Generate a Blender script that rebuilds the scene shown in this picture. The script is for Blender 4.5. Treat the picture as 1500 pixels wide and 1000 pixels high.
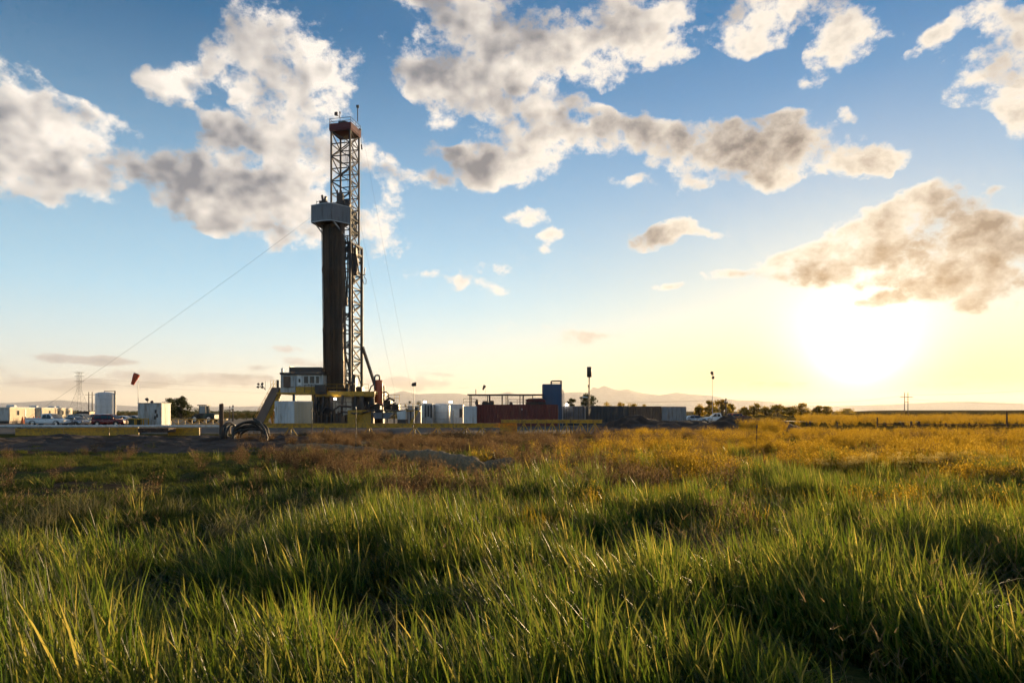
import bpy, bmesh, math, random
import numpy as np
from mathutils import Vector, Matrix, noise as mnoise

sc = bpy.context.scene
for _o in list(bpy.data.objects):
    bpy.data.objects.remove(_o)
COL = sc.collection
random.seed(11)
RNG = np.random.default_rng(11)
R = math.radians

# ------------------------------------------------------------------ camera
EYE = 2.2
FPX = 1000.0            # focal length in photograph pixels (24 mm on a 36 mm sensor)
HORIZON = 602.0
cam_data = bpy.data.cameras.new('camera')
cam_data.sensor_width = 36.0
cam_data.lens = 24.0
cam_data.shift_y = (HORIZON - 500.0) / 1500.0
cam_data.clip_start = 0.1
cam_data.clip_end = 60000.0
cam = bpy.data.objects.new('camera', cam_data)
COL.objects.link(cam)
cam.location = (0, 0, EYE)
cam.rotation_euler = (R(90), 0, 0)
sc.camera = cam

def at(px, py, d):
    """the point at depth d (metres along +Y) behind a photograph position"""
    return Vector(((px - 750.0) / FPX * d, d, EYE + (HORIZON - py) / FPX * d))
def ax(px, d): return (px - 750.0) / FPX * d
def az_(py, d): return EYE + (HORIZON - py) / FPX * d

# ------------------------------------------------------------------ light and exposure
SUN_AZ = math.atan2(1258 - 750, FPX)
SUN_EL = R(4.7)
SUN_DIR = Vector((math.sin(SUN_AZ) * math.cos(SUN_EL), math.cos(SUN_AZ) * math.cos(SUN_EL), math.sin(SUN_EL)))

sun_data = bpy.data.lights.new('sun', 'SUN')
sun_data.energy = 5.0
sun_data.angle = R(0.6)
sun_data.color = (1.0, 0.70, 0.36)
sun = bpy.data.objects.new('sun', sun_data)
COL.objects.link(sun)
sun.location = SUN_DIR * 300
sun.rotation_euler = (-SUN_DIR).to_track_quat('-Z', 'Y').to_euler()

sc.view_settings.view_transform = 'Standard'
sc.view_settings.look = 'None'
sc.view_settings.exposure = 1.05
sc.view_settings.gamma = 1.0
sc.view_settings.use_curve_mapping = False
sc.cycles.use_denoising = True
sc.cycles.denoiser = 'OPENIMAGEDENOISE'
sc.cycles.use_adaptive_sampling = True
sc.cycles.adaptive_threshold = 0.02
sc.cycles.adaptive_min_samples = 12
sc.cycles.max_bounces = 5
sc.cycles.diffuse_bounces = 3
sc.cycles.glossy_bounces = 2
sc.cycles.transparent_max_bounces = 16
sc.cycles.volume_bounces = 0
sc.cycles.sample_clamp_indirect = 6.0

class NT:
    """small helper to wire node trees"""
    def __init__(self, tree):
        self.t = tree
    def n(self, kind, **kw):
        nd = self.t.nodes.new(kind)
        for k, v in kw.items():
            setattr(nd, k, v)
        return nd
    def link(self, a, b):
        self.t.links.new(a, b)
    def put(self, sock, v):
        if isinstance(v, bpy.types.NodeSocket):
            self.t.links.new(v, sock)
        else:
            sock.default_value = v
    def math(self, op, a, b=None, c=None, clamp=False):
        nd = self.n('ShaderNodeMath', operation=op, use_clamp=clamp)
        self.put(nd.inputs[0], a)
        if b is not None: self.put(nd.inputs[1], b)
        if c is not None: self.put(nd.inputs[2], c)
        return nd.outputs[0]
    def vmath(self, op, a, b=None, scale=None):
        nd = self.n('ShaderNodeVectorMath', operation=op)
        self.put(nd.inputs[0], a)
        if b is not None: self.put(nd.inputs[1], b)
        if scale is not None: self.put(nd.inputs['Scale'], scale)
        return nd.outputs['Value'] if op in ('DOT_PRODUCT', 'LENGTH', 'DISTANCE') else nd.outputs[0]
    def noise(self, vec, scale, detail=4, rough=0.5, lac=2.0, dist=0.0, color=False):
        nd = self.n('ShaderNodeTexNoise')
        if vec is not None: self.put(nd.inputs['Vector'], vec)
        nd.inputs['Scale'].default_value = scale
        nd.inputs['Detail'].default_value = detail
        nd.inputs['Roughness'].default_value = rough
        nd.inputs['Lacunarity'].default_value = lac
        nd.inputs['Distortion'].default_value = dist
        return nd.outputs['Color' if color else 'Fac']
    def remap(self, v, a, b, c=0.0, d=1.0, smooth=False):
        nd = self.n('ShaderNodeMapRange')
        nd.interpolation_type = 'SMOOTHSTEP' if smooth else 'LINEAR'
        self.put(nd.inputs['Value'], v)
        for nm, x in (('From Min', a), ('From Max', b), ('To Min', c), ('To Max', d)):
            self.put(nd.inputs[nm], x)
        return nd.outputs[0]
    def mix(self, f, a, b, mode='MIX'):
        nd = self.n('ShaderNodeMix', data_type='RGBA', blend_type=mode)
        self.put(nd.inputs[0], f)
        for s, v in ((nd.inputs[6], a), (nd.inputs[7], b)):
            if not isinstance(v, bpy.types.NodeSocket) and len(v) == 3: v = (*v, 1)
            self.put(s, v)
        return nd.outputs[2]
    def ramp(self, f, stops):
        nd = self.n('ShaderNodeValToRGB')
        el = nd.color_ramp.elements
        while len(el) < len(stops): el.new(0.5)
        for e, (p, c) in zip(el, stops):
            e.position = p
            e.color = (*c, 1) if len(c) == 3 else c
        self.put(nd.inputs[0], f)
        return nd.outputs[0]

# ------------------------------------------------------------------ sky: Nishita with a broken cumulus layer, all by direction
SKY_STRENGTH = 0.15      # Nishita share before the overall level below (0.15 x 0.65 = 0.10)
SKY_LEVEL = 0.63
# cloud banks: photograph position, half-width, half-height, tilt (deg), weight
BANKS = [
 (15,185,85,60,0,1.1),(65,225,110,85,0,1.2),(115,245,75,55,0,1.1),(35,272,100,40,0,1.0),(170,285,60,24,10,.8),
 (90,128,50,16,-25,.8),(132,165,66,24,-22,1.0),(5,95,45,22,-15,1.0),
 (262,122,56,32,20,1.05),(300,92,50,22,25,.7),(430,70,95,62,-10,1.15),(362,52,60,45,-40,.8),(445,128,66,62,0,1.1),(388,112,62,34,0,.8),
 (405,232,115,75,0,1.15),(300,268,115,52,-8,1.1),(350,312,130,42,-8,1.05),(440,312,85,42,0,1.0),(235,290,50,28,0,.9),(462,195,60,55,0,1.0),(335,186,34,24,0,.9),
 (362,142,16,9,0,.8),(290,157,18,10,0,.7),
 (562,336,54,44,0,1.15),(556,242,52,30,-38,1.05),(628,262,40,13,-10,.85),
 (690,42,135,45,-8,1.1),(775,40,85,42,0,1.1),(620,102,64,50,-15,1.1),(740,112,95,55,0,1.05),(690,140,70,42,0,1.0),(785,205,100,46,15,1.15),
 (740,242,62,34,0,1.05),(688,248,40,24,0,.9),(650,228,36,12,0,.8),(640,182,22,16,0,.7),(905,62,98,52,-5,1.15),(945,4,75,22,0,1.0),(838,150,26,16,0,.7),(690,8,60,20,0,.9),
 (925,200,85,34,-5,1.05),(1010,212,90,36,0,1.05),(1085,228,120,44,-6,1.15),(1165,218,105,48,0,1.2),(1240,232,80,26,5,1.0),(1052,268,120,18,4,.75),
 (1196,100,22,24,0,.9),(1155,172,44,15,10,.9),(1300,222,40,20,-15,.9),(1338,225,26,11,0,.8),(1245,150,16,14,0,.7),(930,265,44,11,0,.75),
 (1120,20,90,40,0,1.1),(1100,60,26,14,0,.8),(1240,38,56,50,-35,1.1),(1372,55,66,20,25,.95),(1440,118,76,48,-20,1.1),(1482,40,60,66,0,1.15),(1492,165,40,36,0,1.1),(1305,45,20,10,0,.7),
 (1225,366,125,28,10,1.1),(1320,345,120,58,8,1.2),(1390,375,130,64,0,1.25),(1365,296,80,26,22,1.0),(1455,395,110,55,0,1.15),(1497,340,55,46,0,1.1),(1152,376,60,16,0,.95),(1330,432,110,12,0,.85),
 (1220,408,60,16,0,.8),(1090,402,90,9,-3,.7),(1462,270,20,7,10,.7),
 (972,346,64,17,12,.95),(1045,345,36,9,0,.75),(768,317,34,15,-15,.9),(812,346,22,11,0,.8),(805,366,18,9,0,.8),(860,376,30,13,-10,.8),(622,397,34,11,-5,.85),(672,400,36,17,0,.95),(726,416,30,13,-10,.9),(978,425,24,7,0,.75),
 (790,481,60,10,0,.75),(842,497,40,13,0,.75),(890,493,60,9,0,.65),(740,388,40,14,0,.6),
 (150,528,48,7,0,.95),(85,524,50,7,0,.7),(255,556,120,12,2,.95),(60,560,95,9,0,.9),(2,541,28,10,0,.9),(420,507,26,7,0,.9),(450,530,60,10,6,.8),(385,537,34,6,0,.85),(140,566,80,10,0,.8),(345,552,70,9,0,.8),
 (600,563,90,10,0,.7),(640,548,30,4,0,.6),(1130,566,70,6,0,.7),(1060,560,60,5,0,.6),(1440,560,160,14,0,.55),
 # the same kind of sky goes on beyond the frame
 (-190,180,140,80,10,1.1),(-330,320,160,60,0,1.1),(-120,-140,150,70,-10,1.1),(300,-160,170,60,8,1.1),(720,-200,180,70,0,1.1),(1180,-170,150,70,-12,1.1),(1640,40,150,90,0,1.1),(1690,330,150,60,5,1.15),(1800,180,130,60,0,1.0),(-150,470,90,12,0,.8),(1650,-200,150,80,0,1.0),
]

BANKS = [(a, b, c, d, e, w * (1.30 if (a > 1100 and b > 270 and c > 45) else 1.35 if c < 45 else 1.15 if b < 330 else 1.2 if b < 500 else 1.8)) for (a, b, c, d, e, w) in BANKS]
world = bpy.data.worlds.new('World')
sc.world = world
world.use_nodes = True
wt = world.node_tree
wt.nodes.clear()
W = NT(wt)
tc = W.n('ShaderNodeTexCoord')
DIR = W.vmath('NORMALIZE', tc.outputs['Generated'])
sky = W.n('ShaderNodeTexSky', sky_type='NISHITA', sun_disc=False)
sky.sun_elevation = SUN_EL
sky.sun_rotation = SUN_AZ
sky.altitude = 1500
sky.air_density = 1.0
sky.dust_density = 0.5
sky.ozone_density = 2.0
sep = W.n('ShaderNodeSeparateXYZ'); W.link(DIR, sep.inputs[0])
DX, DY, DZ = sep.outputs
AZM = W.math('ARCTAN2', DX, DY)
ELE = W.math('ARCSINE', DZ)
cosg = W.math('MAXIMUM', W.vmath('DOT_PRODUCT', DIR, tuple(SUN_DIR)), 0.0)
near = W.math('POWER', cosg, 10.0)
near2 = W.math('POWER', cosg, 60.0)
near3 = W.math('POWER', cosg, 380.0)
near4 = W.math('POWER', cosg, 2600.0)
# clear air: Nishita, a little richer overhead, with the pale band of dusty air that lies along the plain
skyc = W.vmath('SCALE', sky.outputs[0], scale=SKY_STRENGTH)
hs = W.n('ShaderNodeHueSaturation')
hs.inputs['Saturation'].default_value = 1.7
W.link(skyc, hs.inputs['Color'])
PALE = W.mix(near, W.mix(W.remap(ELE, 0.0, 0.16), (0.76, 0.70, 0.64), (0.58, 0.80, 0.92)), W.mix(W.remap(ELE, 0.0, 0.13), (0.66, 0.29, 0.07), (0.60, 0.53, 0.42)))
band = W.math('POWER', W.remap(ELE, 0.0, 0.50, 1.0, 0.0), 1.25)
skyc = W.mix(W.math('MULTIPLY', band, 0.92), hs.outputs[0], PALE)
# aureole of the low sun in that air
glow = W.vmath('ADD', W.vmath('SCALE', (1.0, 0.82, 0.52), scale=W.math('MULTIPLY', near2, 0.06)),
               W.vmath('SCALE', (1.0, 0.90, 0.70), scale=W.math('MULTIPLY_ADD', near4, 5.0, W.math('MULTIPLY', near3, 1.2))))
AIR = W.vmath('ADD', skyc, glow)

# cloud coordinates: direction, flattened towards the horizon
def flatten(v):
    s3 = W.n('ShaderNodeSeparateXYZ'); W.link(v, s3.inputs[0])
    flat = W.math('ADD', 1.25, W.math('DIVIDE', 0.10, W.math('ADD', W.math('MAXIMUM', s3.outputs[2], 0.0), 0.05)))
    c = W.n('ShaderNodeCombineXYZ')
    W.link(s3.outputs[0], c.inputs[0]); W.link(s3.outputs[1], c.inputs[1]); W.link(W.math('MULTIPLY', s3.outputs[2], flat), c.inputs[2])
    return c.outputs[0]
tosun = W.vmath('NORMALIZE', W.vmath('SUBTRACT', tuple(SUN_DIR + Vector((0, 0, 0.20))), DIR))
STEP = 0.048
DIR1 = W.vmath('ADD', DIR, W.vmath('SCALE', tosun, scale=STEP))
Q0 = flatten(DIR); Q1 = flatten(DIR1)

def cloudy(banks, generic):
    """background closure of one stretch of sky: air plus the cloud banks that reach into it"""
    g = bpy.data.node_groups.new('sky_stretch', 'ShaderNodeTree')
    kinds = (('dir', 'NodeSocketVector', DIR), ('dir1', 'NodeSocketVector', DIR1), ('q0', 'NodeSocketVector', Q0), ('q1', 'NodeSocketVector', Q1),
             ('dz', 'NodeSocketFloat', DZ), ('ele', 'NodeSocketFloat', ELE), ('near', 'NodeSocketFloat', near), ('near2', 'NodeSocketFloat', near2),
             ('air', 'NodeSocketColor', AIR), ('glow', 'NodeSocketColor', glow), ('pale', 'NodeSocketColor', PALE))
    for nm, k, _ in kinds: g.interface.new_socket(nm, in_out='INPUT', socket_type=k)
    g.interface.new_socket('shader', in_out='OUTPUT', socket_type='NodeSocketShader')
    inst = W.n('ShaderNodeGroup'); inst.node_tree = g
    for i, (_, _, src) in enumerate(kinds): W.link(src, inst.inputs[i])
    G = NT(g)
    gi = G.n('NodeGroupInput'); go = G.n('NodeGroupOutput')
    dirv0, dirv1, q0, q1, dz, ele, nr, nr2, air, glw, pale = gi.outputs[:11]
    warp = G.vmath('SUBTRACT', G.noise(q0, 8.0, 3, 0.6, color=True), (0.5, 0.5, 0.5))
    wamt = G.remap(dz, 0.03, 0.35, 0.007, 0.085)
    warp = G.vmath('SCALE', warp, scale=wamt)
    def field(dirv, q, det, lumps):
        if generic:
            acc = G.remap(G.noise(q, 3.6, 2, 0.5), 0.50, 0.66)
        else:
            s3 = G.n('ShaderNodeSeparateXYZ'); G.link(dirv, s3.inputs[0])
            com = G.n('ShaderNodeCombineXYZ')
            G.link(G.math('ARCTAN2', s3.outputs[0], s3.outputs[1]), com.inputs[0]); G.link(G.math('ARCSINE', s3.outputs[2]), com.inputs[1])
            uv = G.vmath('ADD', com.outputs[0], warp)
            acc = None; src = None; last = None; run = 0
            for (px, py, rx, ry, rot, w) in sorted(banks, key=lambda k: int(15 * round(k[4] / 15))):
                rot = int(15 * round(rot / 15))
                if src is None or rot != last or run >= 9:       # short runs, each waiting for the one before (keeps the shader stack small)
                    base = uv
                    if acc is not None:
                        hold = G.n('ShaderNodeVectorMath', operation='MULTIPLY_ADD')
                        G.link(acc, hold.inputs[0]); hold.inputs[1].default_value = (1e-9, 1e-9, 0); G.link(uv, hold.inputs[2])
                        base = hold.outputs[0]
                    if rot:
                        mp = G.n('ShaderNodeMapping', vector_type='POINT')
                        G.link(base, mp.inputs['Vector']); mp.inputs['Rotation'].default_value = (0, 0, -R(rot))
                        base = mp.outputs[0]
                    src, last, run = base, rot, 0
                run += 1
                a0, e0, ra, re = bank_geo(px, py, rx, ry)
                c, s_ = math.cos(-R(rot)), math.sin(-R(rot))
                u0, v0 = a0 * c - e0 * s_, a0 * s_ + e0 * c
                ma = G.n('ShaderNodeVectorMath', operation='MULTIPLY_ADD')
                G.link(src, ma.inputs[0]); ma.inputs[1].default_value = (1 / ra, 1 / re, 0); ma.inputs[2].default_value = (-u0 / ra, -v0 / re, 0)
                gr = G.n('ShaderNodeTexGradient', gradient_type='SPHERICAL')
                G.link(ma.outputs[0], gr.inputs[0])
                acc = G.math('MULTIPLY', gr.outputs[1], w) if acc is None else G.math('MULTIPLY_ADD', gr.outputs[1], w, acc)
            acc = G.math('TANH', G.math('MULTIPLY', acc, 1.05))
        fine = G.noise(q, 17.0, det, 0.66, 2.1)
        rough = G.math('MULTIPLY', G.math('SUBTRACT', fine, 0.5), 2.7)
        if lumps:
            b1 = G.math('ABSOLUTE', G.math('SUBTRACT', G.noise(q, 24.0, 0), 0.5))
            b2 = G.math('ABSOLUTE', G.math('SUBTRACT', G.noise(q, 55.0, 0), 0.5))
            rough = G.math('MULTIPLY_ADD', G.math('SUBTRACT', G.math('MULTIPLY_ADD', b2, 0.5, b1), 0.14), lumps, rough)
        rough = G.math('MULTIPLY_ADD', G.math('SUBTRACT', G.noise(q, 7.0, 1), 0.5), 0.8, rough)
        gate = G.remap(acc, 0.02, 0.16)
        return G.math('MULTIPLY', gate, G.math('ADD', acc, rough))
    D0 = field(dirv0, q0, 8, 0.9)
    D1 = field(dirv1, q1, 2, 0.0)
    alpha = G.remap(D0, 0.36, 0.92, smooth=True)
    alpha = G.math('MULTIPLY', alpha, G.remap(ele, 0.0, 0.03))
    thick = G.remap(D0, 0.45, 1.65)
    block = G.remap(D1, 0.30, 1.35)
    shade = G.math('MULTIPLY_ADD', block, G.math('MULTIPLY_ADD', nr, -0.40, 0.80), G.math('MULTIPLY', thick, G.math('MULTIPLY_ADD', nr, 0.66, 0.36)))
    lit_col = G.mix(nr, (0.84, 0.77, 0.69), (0.88, 0.77, 0.62))
    dark_col = G.mix(nr, (0.17, 0.185, 0.22), (0.13, 0.11, 0.11))
    dark_col = G.mix(nr2, dark_col, (0.36, 0.22, 0.11))
    ccol = G.mix(G.math('ADD', G.remap(shade, 0.12, 1.0), G.remap(ele, 0.06, 0.14, 0.7, 0.0), clamp=True), lit_col, dark_col)
    ccol = G.mix(G.remap(ele, 0.015, 0.16, 0.25, 0.0), ccol, pale)
    ccol = G.vmath('ADD', ccol, G.vmath('SCALE', glw, scale=G.math('MULTIPLY_ADD', thick, -0.75, 0.50, clamp=True)))
    bg = G.n('ShaderNodeBackground'); bg.inputs['Strength'].default_value = SKY_LEVEL
    G.link(G.mix(alpha, air, ccol), bg.inputs['Color'])
    G.link(bg.outputs[0], go.inputs[0])
    return inst.outputs[0]

def bank_geo(px, py, rx, ry):
    dx = (px - 750) / FPX; dz = (HORIZON - py) / FPX
    h = math.sqrt(1 + dx * dx)
    e0 = math.atan(dz / h)
    return math.atan(dx), e0, rx / FPX / (h * h) * 1.34, ry / FPX / h * math.cos(e0) ** 2 * 1.34

def pick(cond, yes, no):
    """yes where cond is 1, no where it is 0 (hard switch: only one side is worked out)"""
    m = W.n('ShaderNodeMixShader')
    W.put(m.inputs[0], cond); W.link(no, m.inputs[1]); W.link(yes, m.inputs[2])
    return m.outputs[0]

NSEC = []
def sector(a0, a1, e0, e1):
    sub = []
    for b in BANKS:
        ba, be, ra, re = bank_geo(*b[:4])
        r_ = max(ra, re) if abs(b[4]) > 12 else None
        wx, wy = (r_ or ra) + 0.07, (r_ or re) + 0.07
        if ba + wx > a0 and ba - wx < a1 and be + wy > e0 and be - wy < e1:
            sub.append((b[0] + 0.003 * len(NSEC),) + b[1:])
    NSEC.append(1)
    return cloudy(sub, False)

AZ_CUTS = [-1.05, -0.50, -0.24, 0.02, 0.24, 0.46, 1.05]
EL_CUTS = [0.0, 0.15, 0.33, 0.86]
def tree_az(i0, i1, j):
    if i1 - i0 == 1:
        return sector(AZ_CUTS[i0], AZ_CUTS[i1], EL_CUTS[j], EL_CUTS[j + 1])
    m = (i0 + i1) // 2
    return pick(W.math('GREATER_THAN', AZM, AZ_CUTS[m]), tree_az(m, i1, j), tree_az(i0, m, j))
def tree_el(j0, j1):
    if j1 - j0 == 1:
        return tree_az(0, len(AZ_CUTS) - 1, j0)
    m = (j0 + j1) // 2
    return pick(W.math('GREATER_THAN', ELE, EL_CUTS[m]), tree_el(m, j1), tree_el(j0, m))
plain = W.n('ShaderNodeBackground'); plain.inputs['Strength'].default_value = SKY_LEVEL; W.link(AIR, plain.inputs['Color'])
front = W.math('MULTIPLY', W.math('LESS_THAN', W.math('ABSOLUTE', AZM), 1.05), W.math('LESS_THAN', ELE, 0.86))
whole = pick(W.math('GREATER_THAN', ELE, 0.0), pick(front, tree_el(0, len(EL_CUTS) - 1), cloudy(None, True)), plain.outputs[0])
wo = W.n('ShaderNodeOutputWorld')
W.link(whole, wo.inputs['Surface'])
world.cycles.sampling_method = 'MANUAL'
world.cycles.sample_map_resolution = 512

# ------------------------------------------------------------------ mesh and object helpers
def link(name, data, parent=None):
    o = bpy.data.objects.new(name, data)
    COL.objects.link(o)
    if parent is not None:
        o.parent = parent
        if parent.get('_root'):                      # a root Empty: keep the part where it was modelled
            o.matrix_parent_inverse = Matrix.Translation(-parent.location)
    return o
def tag(o, label, cat=None, group=None, kind=None):
    if label: o['label'] = label
    if cat: o['category'] = cat
    if group: o['group'] = group
    if kind: o['kind'] = kind
    return o
ROOTS = []
def thing(name, loc, label, cat, group=None):
    o = link(name, None)
    o.location = loc
    o.empty_display_size = 0.2
    o['_root'] = 1
    ROOTS.append(o)
    return tag(o, label, cat, group)
def part_node(name, parent):
    """an Empty for a part that is itself an assembly (its pieces are sub-parts)"""
    o = link(name, None, parent)
    o.empty_display_size = 0.1
    return o

class MB:
    """collects boxes, beams, tubes and lathes (in world space, through matrix M) and links them as one mesh object"""
    def __init__(self, M=None):
        self.v = []; self.f = []; self.M = M; self.smooth = []
    def add(self, vs, fs, smooth=False):
        b = len(self.v)
        if self.M is not None: vs = [self.M @ Vector(p) for p in vs]
        self.v += [tuple(p) for p in vs]
        self.f += [tuple(i + b for i in f) for f in fs]
        self.smooth += [smooth] * len(fs)
        return self
    def box(self, x0, x1, y0, y1, z0, z1):
        return self.add([(x0,y0,z0),(x1,y0,z0),(x1,y1,z0),(x0,y1,z0),(x0,y0,z1),(x1,y0,z1),(x1,y1,z1),(x0,y1,z1)],
                 [(0,3,2,1),(4,5,6,7),(0,1,5,4),(1,2,6,5),(2,3,7,6),(3,0,4,7)])
    def beam(self, a, b, w, h=None, up=None):
        a = Vector(a); b = Vector(b); h = h or w
        d = b - a
        if d.length < 1e-6: return self
        d.normalize()
        u = Vector(up) if up is not None else (Vector((0,0,1)) if abs(d.z) < 0.95 else Vector((0,1,0)))
        s = d.cross(u).normalized(); u = s.cross(d).normalized()
        vs = [p + s*i*w/2 + u*j*h/2 for p in (a, b) for (i, j) in ((-1,-1),(1,-1),(1,1),(-1,1))]
        return self.add(vs, [(0,3,2,1),(4,5,6,7),(0,1,5,4),(1,2,6,5),(2,3,7,6),(3,0,4,7)])
    def tube(self, pts, r, n=8, cap=True):
        pts = [Vector(p) for p in pts]
        rs = r if isinstance(r, (list, tuple)) else [r] * len(pts)
        vs = []; fs = []
        s = None
        for i, p in enumerate(pts):
            d = (pts[min(i+1, len(pts)-1)] - pts[max(i-1, 0)]).normalized()
            if s is None:
                s = d.cross(Vector((0,0,1)) if abs(d.z) < 0.9 else Vector((0,1,0))).normalized()
            s = (s - d * s.dot(d)).normalized()
            u = s.cross(d)
            for k in range(n):
                t = 2*math.pi*k/n
                vs.append(p + (s*math.cos(t) + u*math.sin(t)) * rs[i])
        for i in range(len(pts)-1):
            for k in range(n):
                a = i*n+k; b = i*n+(k+1) % n
                fs.append((a, b, b+n, a+n))
        self.add(vs, fs, True)
        if cap:
            m = len(pts)
            self.add(vs[:n], [tuple(range(n))]); self.add(vs[(m-1)*n:], [tuple(reversed(range(n)))])
        return self
    def cyl(self, c, r, z0, z1, n=16, r1=None):
        return self.tube([(c[0], c[1], z0), (c[0], c[1], z1)], [r, r if r1 is None else r1], n)
    def lathe(self, c, prof, n=24):
        vs = []; fs = []
        for (r, z) in prof:
            for k in range(n):
                t = 2*math.pi*k/n
                vs.append((c[0]+r*math.cos(t), c[1]+r*math.sin(t), c[2]+z))
        for i in range(len(prof)-1):
            for k in range(n):
                a = i*n+k; b = i*n+(k+1) % n
                fs.append((a, b, b+n, a+n))
        return self.add(vs, fs, True)
    def prism(self, poly, z0, z1):
        n = len(poly)
        vs = [(x, y, z0) for x, y in poly] + [(x, y, z1) for x, y in poly]
        return self.add(vs, [tuple(reversed(range(n))), tuple(range(n, 2*n))] + [(i, (i+1) % n, (i+1) % n+n, i+n) for i in range(n)])
    def loft(self, secs, close=True):
        n = len(secs[0]); vs = [p for s in secs for p in s]; fs = []
        for i in range(len(secs)-1):
            for k in range(n):
                a = i*n+k; b = i*n+(k+1) % n
                fs.append((a, b, b+n, a+n))
        self.add(vs, fs, True)
        if close:
            self.add(secs[0], [tuple(range(n))]); self.add(secs[-1], [tuple(reversed(range(n)))])
        return self
    def quad(self, *p):
        return self.add(p, [tuple(range(len(p)))])
    def slab(self, p, nrm, t):
        """a thick plate: polygon p pushed out by t along nrm"""
        n = len(p); nv = Vector(nrm).normalized() * t
        vs = [Vector(q) for q in p] + [Vector(q) + nv for q in p]
        return self.add(vs, [tuple(reversed(range(n))), tuple(range(n, 2*n))] + [(i, (i+1) % n, (i+1) % n+n, i+n) for i in range(n)])
    def build(self, name, mat, parent=None, bevel=0.0):
        me = bpy.data.meshes.new(name)
        me.from_pydata(self.v, [], self.f)
        me.polygons.foreach_set('use_smooth', self.smooth)
        me.materials.append(mat)
        bm = bmesh.new(); bm.from_mesh(me)
        bmesh.ops.recalc_face_normals(bm, faces=bm.faces)
        bm.to_mesh(me); bm.free()
        o = link(name, me, parent)
        if bevel:
            md = o.modifiers.new('bevel', 'BEVEL'); md.width = bevel; md.segments = 2; md.limit_method = 'ANGLE'
        return o

UNIT = None
UNIT_BY_MAT = {}
def bar(name, parent, a, b, w, mat, h=None):
    """a straight steel member as its own object; all of one material share a mesh"""
    key = mat.name
    if key not in UNIT_BY_MAT:
        me = bpy.data.meshes.new('member')
        me.from_pydata([(-.5,-.5,0),(.5,-.5,0),(.5,.5,0),(-.5,.5,0),(-.5,-.5,1),(.5,-.5,1),(.5,.5,1),(-.5,.5,1)], [],
                       [(0,3,2,1),(4,5,6,7),(0,1,5,4),(1,2,6,5),(2,3,7,6),(3,0,4,7)])
        me.materials.append(mat)
        UNIT_BY_MAT[key] = me
    o = link(name, UNIT_BY_MAT[key], parent)
    a = Vector(a); b = Vector(b); d = b - a
    o.matrix_basis = Matrix.Translation(a) @ d.to_track_quat('Z', 'Y').to_matrix().to_4x4() @ Matrix.Diagonal((w, h or w, d.length, 1))
    return o

# ------------------------------------------------------------------ materials
MATS = {}
def mat(name, col, rough=0.6, metal=0.0, var=0.15, scale=2.0, dirt=None, dirt_amt=0.0, bump=0.0, bscale=30.0, streak=False, each=0.0):
    """painted or plain surface with uneven tone, optional dirt or rust patches and fine relief"""
    if name in MATS: return MATS[name]
    m = bpy.data.materials.new(name); m.use_nodes = True
    N = NT(m.node_tree)
    p = m.node_tree.nodes['Principled BSDF']
    geo = N.n('ShaderNodeNewGeometry')
    pos = geo.outputs['Position']
    if streak: pos = N.vmath('MULTIPLY', pos, (1.0, 1.0, 0.18))
    n1 = N.noise(pos, scale, 5, 0.6)
    lo = tuple(c * (1 - var) for c in col); hi = tuple(min(1, c * (1 + var)) for c in col)
    c = N.mix(N.remap(n1, 0.3, 0.7), lo, hi)
    if dirt is not None:
        n2 = N.noise(pos, scale * 2.3 + 1.0, 6, 0.65)
        c = N.mix(N.remap(n2, 0.62 - dirt_amt * 0.35, 0.72), c, dirt)
    if each:
        oi = N.n('ShaderNodeObjectInfo')
        c = N.mix(N.math('MULTIPLY', oi.outputs['Random'], each), c, (0.12, 0.072, 0.045))
    N.link(c, p.inputs['Base Color'])
    N.link(N.remap(n1, 0.3, 0.7, max(0.02, rough - 0.1), min(1, rough + 0.1)), p.inputs['Roughness'])
    p.inputs['Metallic'].default_value = metal
    if bump:
        b = N.n('ShaderNodeBump'); b.inputs['Strength'].default_value = bump; b.inputs['Distance'].default_value = 0.05
        N.link(N.noise(geo.outputs['Position'], bscale, 5, 0.6), b.inputs['Height'])
        N.link(b.outputs[0], p.inputs['Normal'])
    MATS[name] = m
    return m
RUST = (0.13, 0.05, 0.022)
M_white = mat('white_paint', (0.60, 0.60, 0.59), 0.45, dirt=(0.34, 0.28, 0.22), dirt_amt=0.25, scale=0.7, streak=True)
M_white2 = mat('worn_white_paint', (0.50, 0.50, 0.48), 0.55, dirt=(0.22, 0.16, 0.11), dirt_amt=0.5, scale=0.9, streak=True)
M_beige = mat('beige_cladding', (0.55, 0.44, 0.30), 0.6, scale=0.6, dirt=(0.34, 0.26, 0.18), dirt_amt=0.2, streak=True)
M_trim = mat('white_trim', (0.75, 0.73, 0.68), 0.5)
M_yellow = mat('yellow_steel', (0.60, 0.31, 0.012), 0.5, scale=1.2, dirt=(0.16, 0.09, 0.03), dirt_amt=0.5)
M_mast = mat('grey_mast_paint', (0.055, 0.052, 0.054), 0.65, 0.0, scale=0.8, dirt=RUST, dirt_amt=0.3)
M_steel = mat('galvanised_steel', (0.38, 0.38, 0.39), 0.42, 0.6, scale=1.5)
M_dark = mat('dark_steel', (0.055, 0.050, 0.048), 0.5, 0.3, scale=1.5, dirt=RUST, dirt_amt=0.4)
M_pipe = mat('drill_pipe_steel', (0.030, 0.020, 0.014), 0.42, 0.4, scale=0.9, dirt=(0.085, 0.034, 0.014), dirt_amt=0.5, streak=True, each=0.9)
M_red = mat('dark_red_paint', (0.15, 0.014, 0.010), 0.5, scale=1.1, dirt=(0.04, 0.012, 0.01), dirt_amt=0.3)
M_orange = mat('orange_red_paint', (0.52, 0.10, 0.025), 0.45, scale=1.1, dirt=(0.2, 0.05, 0.02), dirt_amt=0.25)
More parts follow.
